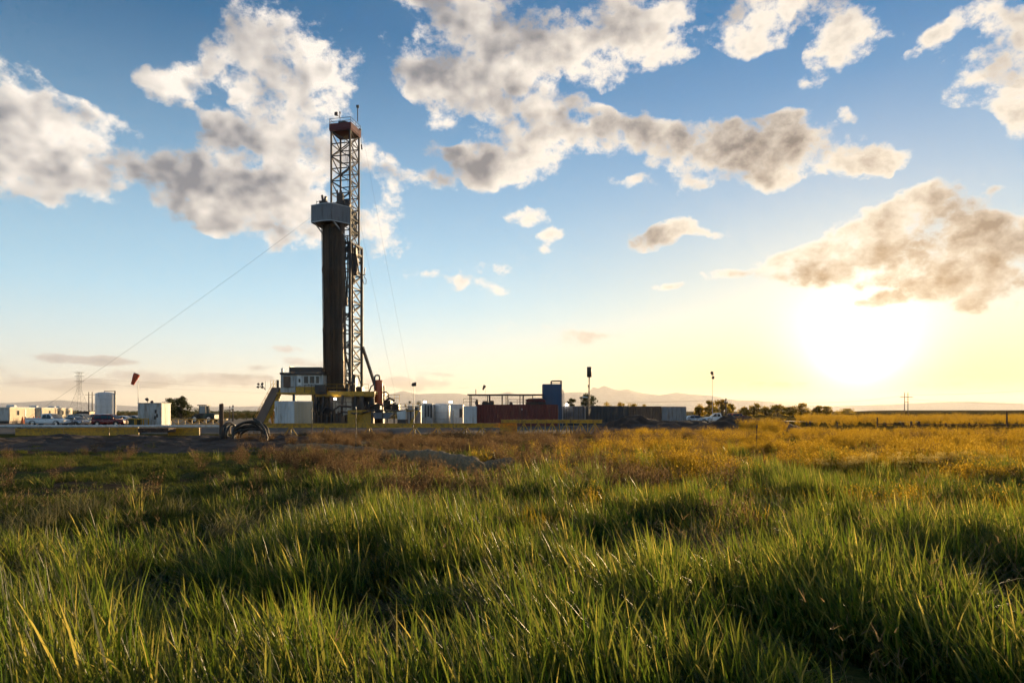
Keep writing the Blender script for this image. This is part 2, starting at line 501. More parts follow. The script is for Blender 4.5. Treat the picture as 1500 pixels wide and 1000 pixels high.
M_redbox = mat('oxide_red_container', (0.15, 0.024, 0.014), 0.55, scale=0.5, dirt=(0.10, 0.03, 0.02), dirt_amt=0.35, streak=True)
M_brown = mat('brown_container', (0.15, 0.085, 0.05), 0.6, scale=0.5, dirt=(0.08, 0.04, 0.025), dirt_amt=0.35, streak=True)
M_black = mat('black_tank_paint', (0.045, 0.04, 0.04), 0.55, scale=0.6, dirt=(0.09, 0.06, 0.045), dirt_amt=0.35, streak=True)
M_greybox = mat('grey_container', (0.26, 0.25, 0.25), 0.55, scale=0.5, dirt=(0.13, 0.09, 0.06), dirt_amt=0.3, streak=True)
M_blue = mat('blue_tank_paint', (0.040, 0.085, 0.17), 0.5, scale=0.5, dirt=(0.05, 0.07, 0.11), dirt_amt=0.2, streak=True)
M_windwall = mat('grey_windwall', (0.17, 0.18, 0.20), 0.6, scale=0.8, dirt=(0.09, 0.08, 0.08), dirt_amt=0.3, streak=True)
M_rubber = mat('black_rubber', (0.022, 0.021, 0.02), 0.75, bump=0.2)
M_hose = mat('weathered_hose', (0.030, 0.026, 0.022), 0.55, scale=4, dirt=(0.08, 0.06, 0.04), dirt_amt=0.4)
M_wood = mat('weathered_post_wood', (0.085, 0.045, 0.028), 0.85, scale=3, bump=0.5, bscale=18, streak=True)
M_tower = mat('dull_galvanised', (0.16, 0.15, 0.14), 0.8, 0.0)
M_pole = mat('pole_wood', (0.12, 0.085, 0.06), 0.85, scale=1.0, streak=True)
M_straw = mat('straw_netting', (0.27, 0.185, 0.095), 0.95, var=0.4, scale=14, dirt=(0.13, 0.08, 0.04), dirt_amt=0.6, bump=1.0, bscale=26)
M_soil = mat('turned_soil', (0.058, 0.030, 0.014), 0.95, var=0.45, scale=1.6, dirt=(0.035, 0.022, 0.015), dirt_amt=0.5, bump=0.8, bscale=7)
M_gravel = mat('pad_gravel', (0.075, 0.054, 0.038), 0.95, var=0.25, scale=0.35, dirt=(0.045, 0.032, 0.022), dirt_amt=0.4, bump=0.5, bscale=12)
M_carwhite = mat('white_car_paint', (0.74, 0.74, 0.74), 0.25, var=0.03)
M_carsilver = mat('silver_car_paint', (0.42, 0.43, 0.45), 0.25, 0.5, var=0.03)
M_carred = mat('maroon_car_paint', (0.20, 0.022, 0.018), 0.25, var=0.05)
M_carsunlit = mat('sunlit_pale_car_paint', (0.55, 0.47, 0.36), 0.28, 0.3, var=0.03)  # golden sunlight on a whitish car put into its paint
M_glass = mat('dark_window_glass', (0.018, 0.022, 0.026), 0.06, var=0.0)
M_chrome = mat('chrome', (0.6, 0.6, 0.6), 0.2, 0.9, var=0.02)
M_tail = mat('red_lens', (0.35, 0.01, 0.01), 0.2, var=0.0)
M_cone = mat('orange_plastic', (0.75, 0.16, 0.03), 0.5, var=0.08)
M_sock = mat('windsock_fabric', (0.62, 0.09, 0.035), 0.8, var=0.12, scale=5)
M_bark = mat('bark', (0.075, 0.055, 0.04), 0.9, scale=3, bump=0.5)
M_cable = mat('steel_cable', (0.10, 0.095, 0.09), 0.5, 0.4)
M_machine = mat('machine_green', (0.045, 0.055, 0.03), 0.5, dirt=(0.03, 0.03, 0.02), dirt_amt=0.3)
def lamp_mat(name, col, strength):
    m = bpy.data.materials.new(name); m.use_nodes = True
    p = m.node_tree.nodes['Principled BSDF']
    p.inputs['Base Color'].default_value = (*col, 1)
    p.inputs['Emission Color'].default_value = (*col, 1); p.inputs['Emission Strength'].default_value = strength
    return m
M_lamp = lamp_mat('lit_lamp', (1.0, 0.93, 0.78), 14.0)

# ------------------------------------------------------------------ ground
def fbm(x, y, s, o=3):
    return mnoise.fractal(Vector((x * s, y * s, 3.7)), 1.0, 2.0, o)
def ground_z(x, y):
    r = math.hypot(x, y)
    if y < 1: base = 0.0
    k = max(0.0, min(1.0, (60 - r) / 18.0)) if y > 0 else 0.6
    z = k * (0.16 * fbm(x, y, 0.11) + 0.11 * fbm(x + 50, y, 0.42, 2))
    z -= 0.0
    # the low swell of the far field on the right
    if y > 200:
        px = 750 + x / y * 1000
        s = max(0.0, min(1.0, (px - 1150) / 160.0)); s = s * s * (3 - 2 * s)
        t = math.exp(-((r - 720) / 210.0) ** 2)
        z += 3.0 * s * t
    return z

def make_ground():
    rings = [1.2]
    while rings[-1] < 24000: rings.append(rings[-1] * 1.034)
    angs = []
    a = -180.0
    while a < 180.0:
        angs.append(a)
        a += 0.45 if -52 <= a < 52 else 4.0
    vs = [(0, 0, 0)]; fs = []
    n = len(angs)
    for r in rings:
        for g in angs:
            x, y = r * math.sin(R(g)), r * math.cos(R(g))
            vs.append((x, y, ground_z(x, y)))
    for k in range(n): fs.append((0, 1 + (k+1) % n, 1 + k))
    for i in range(len(rings)-1):
        for k in range(n):
            a0 = 1 + i*n + k; b0 = 1 + i*n + (k+1) % n
            fs.append((a0, b0, b0+n, a0+n))
    me = bpy.data.meshes.new('ground'); me.from_pydata(vs, [], fs)
    me.polygons.foreach_set('use_smooth', [True]*len(fs))
    me.flip_normals() if False else None
    m = bpy.data.materials.new('field_soil_and_litter'); m.use_nodes = True
    N = NT(m.node_tree); p = m.node_tree.nodes['Principled BSDF']
    geo = N.n('ShaderNodeNewGeometry'); pos = geo.outputs['Position']
    a1 = N.noise(pos, 0.22, 6, 0.6); a2 = N.noise(pos, 1.7, 6, 0.65); a3 = N.noise(pos, 11.0, 4, 0.6)
    soil = N.mix(N.remap(a2, 0.35, 0.65), (0.060, 0.040, 0.026), (0.13, 0.090, 0.055))
    turf = N.mix(N.remap(a3, 0.3, 0.7), (0.030, 0.045, 0.012), (0.11, 0.12, 0.035))
    near_c = N.mix(N.remap(a1, 0.42, 0.58), soil, turf)
    # beyond the weeds: pasture in long strips, low sun's gold put into its hay colour
    strip = N.noise(N.vmath('MULTIPLY', pos, (0.006, 0.035, 0.0)), 1.0, 4, 0.55)
    far_c = N.mix(N.remap(strip, 0.38, 0.62), (0.040, 0.034, 0.007), (0.170, 0.100, 0.017))
    dist = N.vmath('LENGTH', pos)
    N.link(N.mix(N.remap(dist, 55.0, 120.0), near_c, far_c), p.inputs['Base Color'])
    p.inputs['Roughness'].default_value = 0.95
    p.inputs['Specular IOR Level'].default_value = 0.0
    b = N.n('ShaderNodeBump'); b.inputs['Strength'].default_value = 0.8; b.inputs['Distance'].default_value = 0.06
    N.link(N.math('ADD', a2, N.math('MULTIPLY', a3, 0.5)), b.inputs['Height']); N.link(b.outputs[0], p.inputs['Normal'])
    me.materials.append(m)
    bm = bmesh.new(); bm.from_mesh(me); bmesh.ops.recalc_face_normals(bm, faces=bm.faces)
    bm.faces.ensure_lookup_table()
    if bm.faces[len(bm.faces)//2].normal.z < 0: bmesh.ops.reverse_faces(bm, faces=bm.faces)
    bm.to_mesh(me); bm.free()
    o = link('ground', me); tag(o, 'grassy field with patches of bare soil, flat to the horizon', kind='structure')
make_ground()

# the graded gravel pad of the drill site
def make_pad():
    pts = [(ax(-160, 66), 66), (ax(420, 66), 66), (ax(880, 66), 66), (ax(905, 84), 84), (ax(1010, 96), 96), (ax(1100, 130), 130), (ax(1090, 190), 190), (ax(300, 210), 210), (ax(-160, 210), 210)]
    b = MB(); b.prism(pts, -0.25, 0.012)
    tag(b.build('drill_pad', M_gravel), 'graded gravel pad under the drilling rig and its tanks', kind='structure')
make_pad()

# turned-soil bank that runs along the pad: fine clods as relief
def soil_bank(name, label, x0, x1, y0, y1, hfun, step=0.22):
    nx = max(8, int((x1 - x0) / step)); ny = max(6, int((y1 - y0) / step))
    vs = []; fs = []
    for j in range(ny + 1):
        for i in range(nx + 1):
            x = x0 + (x1 - x0) * i / nx; y = y0 + (y1 - y0) * j / ny
            e = min(1.0, min(i, nx - i) / (0.06 * nx)) * 1.0
            t = (j / ny)
            prof = math.sin(math.pi * min(1, max(0, t))) ** 0.8
            h = hfun(x) * prof * (0.75 + 0.5 * fbm(x, y, 0.35)) + prof * (0.10 * fbm(x, y, 1.6, 4) + 0.14 * abs(fbm(x + 9, y, 2.6, 3)))
            z = -0.12 + max(0, min(1, e)) * h
            vs.append((x, y, z + ground_z(x, y)))
    for j in range(ny):
        for i in range(nx):
            a0 = j * (nx + 1) + i
            fs.append((a0, a0 + 1, a0 + nx + 2, a0 + nx + 1))
    me = bpy.data.meshes.new(name); me.from_pydata(vs, [], fs); me.materials.append(M_soil)
    me.polygons.foreach_set('use_smooth', [True] * len(fs))
    o = link(name, me)
    return tag(o, label, kind='structure')
soil_bank('soil_berm', 'dark bank of turned soil in front of the pad on the left', ax(-170, 40), ax(640, 52), 36.0, 57.0, lambda x: 0.62 if x < -18 else max(0.05, 0.62 + (x + 18) * -0.05), 0.2)
soil_bank('soil_mound', 'long dark spoil heap in front of the brown containers', ax(870, 82), ax(1165, 82), 76.0, 90.0, lambda x: 1.45 + 0.25 * math.sin(x * 0.5), 0.25)

# ------------------------------------------------------------------ far mountains
def make_mountains():
    D = 14000.0
    prof = [(-900,592),(-500,591),(-200,590),(0,590),(60,587),(95,584.5),(130,589),(200,594),(300,596),(400,594),(480,588),(540,580),(575,575),(592,570.5),(612,576),(640,574.5),(672,575),(700,579),(730,576),(744,571.5),(762,577),(790,580),(815,575),(838,572.5),(860,573),(868,564),(876,567),(884,562),(893,566),(905,570),(918,568),(940,574),(965,577),(990,573),(1010,576),(1040,578),(1080,586),(1110,586),(1150,591),(1200,594),(1260,593),(1310,591),(1370,588),(1420,587),(1470,589),(1530,590),(1600,586),(1800,588),(2200,591),(2600,592)]
    xs = np.array([p[0] for p in prof]); ys = np.array([p[1] for p in prof])
    n = 900; rows = 14
    pxs = np.linspace(-900, 2600, n)
    hs_ = np.interp(pxs, xs, ys)
    vs = []; fs = []
    for j in range(rows + 1):
        t = j / rows                       # 0 front foot, 0.6 crest, 1 back foot
        for i in range(n):
            px = pxs[i]
            crest = (HORIZON - hs_[i]) / FPX * D + 2.6 * mnoise.fractal(Vector((px * 0.05, 1.3, 0)), 1.0, 2.0, 4)
            d = D - 2100 + 3500 * t
            f = (t / 0.6) ** 1.25 if t < 0.6 else ((1 - t) / 0.4)
            f = max(0.0, min(1.0, f))
            rid = mnoise.fractal(Vector((px * 0.018, t * 2.5, 5.0)), 1.0, 2.0, 4) * 50 * math.sin(math.pi * f) if f < 1 else 0
            vs.append(((px - 750) / FPX * D * (d / D) ** 0.2, d, max(-9.0, f * (crest + EYE) + rid) if f > 0 else -9.0))
    for j in range(rows):
        for i in range(n - 1):
            a0 = j * n + i
            fs.append((a0, a0 + 1, a0 + n + 1, a0 + n))
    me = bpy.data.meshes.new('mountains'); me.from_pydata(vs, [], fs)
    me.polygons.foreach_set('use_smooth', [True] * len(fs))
    me.materials.append(mat('hazed_mountain_rock', (0.42, 0.44, 0.48), 0.95, var=0.25, scale=0.01))  # distance haze put into the pale blue-grey rock colour
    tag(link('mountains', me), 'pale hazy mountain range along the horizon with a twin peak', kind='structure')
make_mountains()

# ------------------------------------------------------------------ haze
def make_haze():
    b = MB(); b.box(-40000, 40000, -30000, 30000, -12, 660)
    m = bpy.data.materials.new('haze_air'); m.use_nodes = True
    t = m.node_tree; t.nodes.clear()
    o = t.nodes.new('ShaderNodeOutputMaterial'); v = t.nodes.new('ShaderNodeVolumePrincipled')
    v.inputs['Color'].default_value = (0.97, 0.93, 0.86, 1)
    v.inputs['Density'].default_value = HAZE_DENSITY
    v.inputs['Anisotropy'].default_value = 0.34
    t.links.new(v.outputs[0], o.inputs['Volume'])
    ob = b.build('haze', m)
    tag(ob, 'thin golden dust haze over the whole plain', kind='stuff')
HAZE_DENSITY = 0.5e-4
make_haze()

# still water that shines between the fields
def pond(px0, px1, py0, py1, label):
    d0 = EYE / (py1 - HORIZON) * FPX; d1 = EYE / (py0 - HORIZON) * FPX
    k = 26; cx = (px0 + px1) / 2; dm = (d0 + d1) / 2
    pts = []
    for i in range(k):
        a = 2 * math.pi * i / k
        w = 1 + 0.18 * math.sin(3 * a + px0) + 0.1 * math.sin(5 * a)
        pts.append((ax(cx, dm) + math.cos(a) * (px1 - px0) / 2 / FPX * dm * w, dm + math.sin(a) * (d1 - d0) / 2 * w))
    m = MATS.get('pond_water') or mat('pond_water', (0.03, 0.03, 0.025), 0.08, var=0.0)
    MATS['pond_water'] = m
    b = MB(); b.prism(pts, -0.1, 0.03 + 0.004)
    tag(b.build('pond', m), label, kind='structure')
pond(1154, 1192, 616.2, 617.9, 'narrow pond shining in the field behind the spoil heap')
pond(1292, 1335, 616.9, 617.9, 'thin strip of water shining behind the paddock fence')

# ================================================================== the drilling rig
def railing(name, parent, pts, h=1.05, mt=None, w=0.05, post_step=1.6):
    b = MB()
    for (p, q) in zip(pts, pts[1:]):
        p = Vector(p); q = Vector(q); L = (q - p).length; k = max(1, int(L / post_step))
        for i in range(k + 1):
            s = p.lerp(q, i / k); b.beam(s, s + Vector((0, 0, h)), w)
        for f in (0.5, 1.0):
            b.beam(p + Vector((0, 0, h * f)), q + Vector((0, 0, h * f)), w)
    return b.build(name, mt or M_yellow, parent)

RIG_D = 104.0
def PX(px, py, d=RIG_D): return at(px, py, d)
TH = R(12.5)
UL = Vector((-math.cos(TH), math.sin(TH), 0))      # from the near leg to the left leg
VR = Vector((math.sin(TH), math.cos(TH), 0))       # from the near leg to the right leg
NEAR = Vector((ax(512.8, RIG_D), RIG_D, 0))
DECK = az_(573, RIG_D)                             # rig floor height
rig = thing('drilling_rig', (NEAR.x - 1.0, NEAR.y + 2.0, 0.012), 'tall land drilling rig with lattice mast, grey windwall platform and yellow rig floor', 'drilling rig')

# ---- mast
mast = part_node('mast', rig)
ZM, ZT = az_(355, RIG_D), az_(190, RIG_D)
A_UP, A_LO = 3.11, 4.15
def corners(a, off=Vector((0, 0, 0))):
    n = NEAR + off
    return [n, n + VR * a, n + VR * a + UL * a, n + UL * a]     # near, right, far, left
up = corners(A_UP); lo = corners(A_LO)
for k in range(4):
    bar('leg', mast, up[k] + Vector((0, 0, ZM - 1.5)), up[k] + Vector((0, 0, ZT)), 0.26, M_mast)
    bar('leg', mast, lo[k] + Vector((0, 0, DECK)), lo[k] + Vector((0, 0, ZM)), 0.40 if k != 2 else 0.3, M_mast)
def bays(cs, z0, z1, n, w, xfaces):
    for k in range(4):
        p, q = cs[k], cs[(k + 1) % 4]
        for i in range(n + 1):
            z = z0 + (z1 - z0) * i / n
            bar('girt', mast, p + Vector((0, 0, z)), q + Vector((0, 0, z)), w, M_mast)
            if i == n: continue
            zz = z0 + (z1 - z0) * (i + 1) / n
            a0, a1 = (p, q) if (i + k) % 2 == 0 else (q, p)
            bar('brace', mast, a0 + Vector((0, 0, z)), a1 + Vector((0, 0, zz)), w, M_mast)
            if k in xfaces:
                bar('brace', mast, a1 + Vector((0, 0, z)), a0 + Vector((0, 0, zz)), w * 0.8, M_mast)
bays(up, ZM, ZT, 9, 0.13, (0,))
bays(lo, DECK + 2.6, ZM, 9, 0.17, (0,))
# arched portal at the foot of the mast
for (p, q) in ((lo[0], lo[1]), (lo[3], lo[0])):
    for (s, e) in ((p, q), (q, p)):
        bar('portal_brace', mast, s + Vector((0, 0, DECK + 1.1)), s.lerp(e, 0.32) + Vector((0, 0, DECK + 2.55)), 0.22, M_mast)
# collar where the upper section telescopes into the lower one
b = MB()
for z in (ZM, ZM - 1.3):
    for k in range(4): b.beam(lo[k] + Vector((0, 0, z)), lo[(k+1) % 4] + Vector((0, 0, z)), 0.34, 0.30)
b.build('collar', M_mast, mast)
# climbing ladder on the far side of the left face
b = MB()
ld = NEAR + UL * (A_UP * 0.42) + VR * (A_UP + 0.25)
for s in (-0.22, 0.22): b.beam(ld + UL * s + Vector((0, 0, DECK)), ld + UL * s + Vector((0, 0, ZT)), 0.06)
z = DECK
while z < ZT:
    b.beam(ld - UL * 0.22 + Vector((0, 0, z)), ld + UL * 0.22 + Vector((0, 0, z)), 0.045); z += 0.42
b.build('ladder', M_steel, mast)
# raker struts
bar('raker', mast, PX(531, 508, 106), PX(549, 563, 105), 0.36, M_dark)
bar('raker', mast, PX(504.5, 513, 107), PX(513.5, 548, 107), 0.26, M_mast)
# standpipe, hoses and cable bundle down the near face
b = MB()
b.tube([PX(509.6, 345, 103.4), PX(509.2, 400, 103.4), PX(508.6, 440, 103.4)], 0.10, 8)
b.tube([PX(506.2, 352, 103.3), PX(505.2, 385, 103.2), PX(507.6, 418, 103.2), PX(506.4, 444, 103.3)], 0.09, 8)
b.tube([PX(508, 360, 103.3), PX(503.8, 395, 103.2), PX(504.4, 425, 103.2), PX(508.4, 446, 103.3)], 0.09, 8)
b.tube([PX(516.4, 356, 104.4), PX(516.2, 560, 104.4)], 0.13, 8)
b.build('hose_bundle', M_rubber, mast)
b = MB(); b.box(*sorted((PX(504, 0, 103).x, PX(508.8, 0, 103).x)), 102.9, 103.5, az_(447, 103), az_(436, 103))
b.build('hose_weight', M_dark, mast)
# swing arm with a loop of cable on the right leg
b = MB()
b.beam(PX(529, 403, 105), PX(535.4, 402, 105), 0.14); b.beam(PX(533.5, 402, 105), PX(535.0, 392, 105), 0.12)
b.tube([PX(533, 404, 105), PX(536.6, 410, 105), PX(536, 416, 105), PX(533, 415.5, 105), PX(531.5, 409, 105)], 0.05, 6)
b.build('tong_arm', M_dark, mast)

# ---- crown
crown = part_node('crown', rig)
ca = 3.5
cc = [NEAR + (VR + UL) * (-0.2) + d for d in (Vector((0, 0, 0)), VR * ca, VR * ca + UL * ca, UL * ca)]
b = MB(); b.prism([(p.x, p.y) for p in cc], ZT - 0.05, ZT + 0.16)
b.build('crown_floor', M_red, crown)
for k in range(4):
    b = MB(); b.beam(cc[k] + Vector((0, 0, ZT + 0.62)), cc[(k + 1) % 4] + Vector((0, 0, ZT + 0.62)), 0.14, 0.9)
    b.build('crown_beam', M_red, crown)
mid = NEAR + (VR + UL) * (A_UP / 2)
for s in (-0.55, 0.0, 0.55):
    c = mid + VR * s + Vector((0, 0, ZT + 1.15)); b = MB()
    pts = [c + UL * math.cos(t) * 0.62 + Vector((0, 0, math.sin(t) * 0.62)) for t in np.linspace(0, 2 * math.pi, 15)]
    b.tube(pts, 0.16, 6, cap=False); b.beam(c - UL * 0.6, c + UL * 0.6, 0.1)
    b.build('sheave', M_dark, crown)
b = MB()
b.box(mid.x - 0.9, mid.x + 0.5, mid.y - 0.7, mid.y + 0.7, ZT + 0.16, ZT + 1.75)
b.box(mid.x + 0.6, mid.x + 1.2, mid.y - 1.2, mid.y + 0.2, ZT + 0.16, ZT + 1.3)
b.build('crown_block', M_dark, crown)
railing('crown_railing', crown, [c + Vector((0, 0, ZT + 0.9 - 0.0)) for c in cc] + [cc[0] + Vector((0, 0, ZT + 0.9))], 0.95, M_dark, 0.05, 1.2)
pp = PX(524, 178, 106)
b = MB(); b.beam(pp, PX(524, 156, 106), 0.12); b.box(pp.x - 0.2, pp.x + 0.2, 105.85, 106.15, az_(158, 106), az_(154.5, 106))
b.build('antenna', M_dark, crown)
b = MB(); q = PX(492.6, 167, 105.5)
b.beam(PX(496.5, 171, 105.5), q, 0.07); b.add([q + Vector(v) for v in ((-.26,-.2,-.2),(.2,-.2,-.25),(.22,-.2,.25),(-.2,-.2,.22),(-.26,.2,-.2),(.2,.2,-.25),(.22,.2,.25),(-.2,.2,.22))], [(0,3,2,1),(4,5,6,7),(0,1,5,4),(1,2,6,5),(2,3,7,6),(3,0,4,7)])
b.beam(PX(497.5, 172, 105.5), PX(498, 164.5, 105.5), 0.09); b.box(PX(497.1, 0, 105.5).x, PX(498.9, 0, 105.5).x, 105.4, 105.6, az_(166.5, 105.5), az_(164, 105.5))
b.build('crown_lamp', M_dark, crown)
b = MB(); b.beam(PX(529, 200, 106.8), PX(529.4, 212, 106.8), 0.04); b.beam(PX(529.4, 212, 106.8), PX(530.2, 219, 106.8), 0.2)
b.beam(PX(526, 189, 106.8), PX(529, 190.5, 106.8), 0.16); b.beam(PX(529, 190.5, 106.8), PX(529, 200, 106.8), 0.03)
b.build('hanging_tackle', M_dark, crown)

# ---- monkeyboard with its windwalls
board = part_node('monkeyboard', rig)
zt = 32.95 + 0.0; zb = 30.45
pA = Vector((ax(456, 102.3), 102.3, 0)); pB = Vector((ax(472.2, 101.3), 101.3, 0)); pC = Vector((ax(485.3, 101.0), 101.0, 0)); pD = Vector((ax(512.6, 103.1), 103.1, 0))
pE = up[3] + VR * 2.2; pF = pA + VR * 3.4
ring = [pA, pB, pC, pD]
b = MB(); b.prism([(p.x, p.y) for p in (pA, pB, pC, pD, pE, pF)], zb - 0.10, zb + 0.02); b.build('board_floor', M_pipe, board)
def panels(p, q, n, z0, z1, mt):
    nrm = (q - p).cross(Vector((0, 0, 1))).normalized()
    if nrm.y > 0: nrm = -nrm
    for i in range(n):
        s = p.lerp(q, (i + 0.012) / n); e = p.lerp(q, (i + 0.988) / n)
        b = MB(); b.slab([s + Vector((0, 0, z0)), e + Vector((0, 0, z0)), e + Vector((0, 0, z1)), s + Vector((0, 0, z1))], nrm, 0.07 + 0.015 * (i % 2))
        b.build('wall_panel', mt, board)
panels(pA, pB, 2, zb, zt, M_windwall); panels(pB, pC, 2, zb, zt, M_windwall); panels(pC, pD, 5, zb, zt, M_windwall)
panels(pF, pA, 2, zb, zt, M_windwall)
panels(NEAR + VR * 0.2 + UL * 0.25 + Vector((0, 0, 0)), NEAR + VR * 2.9 + UL * 0.25, 3, zb - 1.2, zt + 0.3, M_windwall)
b = MB()
for z in (zb - 0.02, zt):
    for (p, q) in zip(ring, ring[1:]): b.beam(p + Vector((0, -0.1, z)), q + Vector((0, -0.1, z)), 0.12)
b.build('board_frame', M_steel, board)
bar('board_strut', board, PX(460.5, 326, 102.0), PX(472.5, 342, 103.2), 0.13, M_steel)
bar('board_strut', board, PX(487, 322, 101.3), PX(508.5, 350, 103.4), 0.17, M_steel)
b = MB()     # tugger arms, winches and gear standing up above the windwall
b.beam(PX(463.5, 300, 102), PX(463.8, 294, 102), 0.06); b.beam(PX(463.8, 296, 102), PX(470, 294, 102), 0.06)
b.box(PX(468, 0, 102).x, PX(479.5, 0, 102).x, 101.8, 102.6, zt - 0.2, az_(294.5, 102))
b.beam(PX(473, 296, 102), PX(472, 286, 102), 0.28); b.beam(PX(476, 295, 102), PX(477.5, 288, 102), 0.34)
b.box(PX(492.6, 0, 103).x, PX(501.6, 0, 103).x, 103.2, 104.0, zt - 0.3, az_(282, 103)); b.beam(PX(494.5, 283, 103.5), PX(494, 278.5, 103.5), 0.2); b.beam(PX(499, 283, 103.5), PX(499.4, 279.5, 103.5), 0.34)
b.lathe((PX(508, 0, 103.6).x, 103.6, 0), [(0.0, zt + 1.35), (0.45, zt + 1.2), (0.62, zt + 0.6), (0.45, zt), (0.3, zt - 0.4)], 12)
b.lathe((PX(489, 0, 103).x, 103.0, 0), [(0.0, zt + 0.75), (0.3, zt + 0.6), (0.3, zt - 0.3)], 10)
b.build('tugger_gear', M_dark, board)

# ---- top drive hanging in the mast
td = part_node('top_drive', rig)
x0, x1 = PX(514.5, 0, 105).x, PX(522.5, 0, 105).x
b = MB(); b.box(x0, x1, 105.0, 106.3, az_(402, 105), az_(376, 105)); b.build('drive_body', M_mast, td, 0.06)
b = MB(); b.box(x0 + 0.1, x1 - 0.1, 105.0, 106.0, az_(374, 105), az_(362, 105)); b.beam(PX(518.5, 402, 105.6), PX(518.5, 416, 105.6), 0.3); b.build('travelling_block', M_dark, td, 0.05)
b = MB()
for s in (-0.25, 0, 0.25): b.beam(Vector(((x0 + x1) / 2 + s, 105.6, az_(362, 105))), Vector((mid.x + s, mid.y, ZT + 0.6)), 0.05)
b.build('drill_line', M_cable, td)
b = MB(); b.beam(PX(521.5, 372, 104.8), PX(525.5, 398, 105.6), 0.16); b.beam(PX(516, 398, 104.6), PX(527, 401, 106), 0.14); b.build('torque_link', M_mast, td)

# ---- rig floor and substructure
sub = part_node('rig_floor', rig)
def boxpx(b, px0, px1, d0, d1, py_bot, py_top, dz=None):
    dm = d0
    b.box(ax(px0, dm), ax(px1, dm), d0, d1, az_(py_bot, dm) if py_bot is not None else 0.012, az_(py_top, dm)); return b
b = MB(); boxpx(b, 462, 549, 101.0, 111.5, 577, 573); b.build('deck', M_yellow, sub)
b = MB(); boxpx(b, 462, 549, 100.9, 101.0, 581, 573.4); boxpx(b, 479, 549, 100.7, 100.9, 579.5, 574.5); b.build('deck_beam', M_yellow, sub)
b = MB(); boxpx(b, 405, 462, 100.2, 106.5, 577, 574.6); b.build('deck', M_yellow, sub)
for (p, w) in ((408, .22), (430.4, .3), (458, .25), (463, .5), (546, .5), (480, .3), (528, .3)):
    x = ax(p, 101.5); bar('deck_leg', sub, Vector((x, 101.5, 0.012)), Vector((x, 101.5, az_(577, 101.5))), w, M_dark if w > .27 else M_yellow)
    x2 = ax(p, 110); bar('deck_leg', sub, Vector((x2, 110.5, 0.012)), Vector((x2, 110.5, az_(577, 101.5))), w, M_dark)
for (a0, b0) in ((463, 480), (528, 546), (480, 463), (546, 528)):
    bar('sub_brace', sub, Vector((ax(a0, 101.5), 101.5, 0.3)), Vector((ax(b0, 101.5), 101.5, az_(580, 101.5))), 0.2, M_dark)
b = MB(); boxpx(b, 509, 545, 99.2, 100.6, None, 600.5); b.build('base_box', M_yellow, sub, 0.04)
b = MB(); boxpx(b, 460, 511, 100.0, 109.5, None, 612.5); b.build('base_box', M_dark, sub, 0.04)
for i in range(7):           # steps up the yellow base
    t = i / 6.0
    b = MB(); p = PX(521 + 9 * t, 617.5 - 16 * t, 99.05); b.box(p.x - 0.35, p.x + 0.35, 98.55, 99.12, p.z - 0.04, p.z + 0.03); b.build('step', M_yellow, sub)
railing('deck_railing', sub, [PX(476, 573, 101.1), PX(511, 573, 101.1)], 1.05, M_yellow)
railing('deck_railing', sub, [PX(530, 573, 101.1), PX(540, 573, 101.1)], 1.05, M_yellow)
railing('deck_railing', sub, [PX(396.4, 567.3, 103), PX(406.5, 567.3, 103)], 1.05, M_yellow, 0.05, 0.9)
b = MB()    # floor machinery: iron roughneck, drawworks
boxpx(b, 514.5, 520.5, 102.5, 104, 573, 553); boxpx(b, 507, 514, 102, 103, 573, 563.5); boxpx(b, 498, 509, 107.5, 110.5, 573, 565)
b.beam(PX(518, 553, 103), PX(519.5, 549, 103), 0.5); boxpx(b, 521, 530, 104, 106, 573, 566); b.tube([PX(508, 563, 102), PX(513, 560.5, 102), PX(519, 562, 102)], 0.16, 8)
b.build('iron_roughneck', M_dark, sub, 0.03)
b = MB(); boxpx(b, 461, 477, 100.2, 101, 577, 564); boxpx(b, 466, 476, 99.9, 100.2, 573, 566); b.build('hydraulic_unit', M_dark, sub, 0.03)
b = MB()
for k, (p, y0, y1, w) in enumerate(((472, 606, 580, .3), (487, 612, 580, .35), (500, 612, 579, .3), (532, 600, 580, .45), (519, 600, 580, .3))):
    b.beam(PX(p, y0, 100.7), PX(p + (-1) ** k * 2, y1, 100.7), w)
b.tube([PX(470, 604, 100.1), PX(478, 596, 100.0), PX(488, 601, 100.0), PX(497, 594, 100.1), PX(515, 596, 100.1)], 0.16, 8)
b.tube([PX(490, 608, 99.8), PX(503, 603, 99.8), PX(524, 606, 98.9), PX(541, 602, 98.9)], 0.14, 8)
b.build('pipework', M_dark, sub)
railing('base_railing', sub, [PX(491, 600, 99.4), PX(540, 600, 99.4)], 1.1, M_dark, 0.06, 1.4)
b = MB(); boxpx(b, 467.6, 484.3, 103.0, 108, None, 581); boxpx(b, 516.2, 547, 103.0, 109, None, 579.5); b.build('dark_infill', M_dark, sub)  # plain dark boxes added to darken the interior under the deck
rngc = random.Random(3)
for k in range(16):      # valves, drums and pumps crowded along the foot of the substructure
    px_ = 461 + 3.1 * k + rngc.uniform(-1, 1); w_ = rngc.uniform(.25, .55); top_ = rngc.uniform(599, 609); dd_ = rngc.uniform(99.0, 99.8)
    b = MB()
    if k % 3 == 0: b.cyl((ax(px_, dd_), dd_), w_ * .6, .012, az_(top_, dd_), 12)
    elif k % 3 == 1: b.box(ax(px_, dd_) - w_ * .6, ax(px_, dd_) + w_ * .6, dd_, dd_ + .6, .012, az_(top_ + 3, dd_))
    else: b.tube([(ax(px_, dd_), dd_, .012), (ax(px_, dd_), dd_, az_(top_, dd_)), (ax(px_ + 4, dd_), dd_ + .3, az_(top_ - 1.5, dd_)), (ax(px_ + 5, dd_), dd_ + .4, 1.0)], .11, 8)
    b.build('valve', M_pipe if k % 2 else M_dark, sub, 0.0)
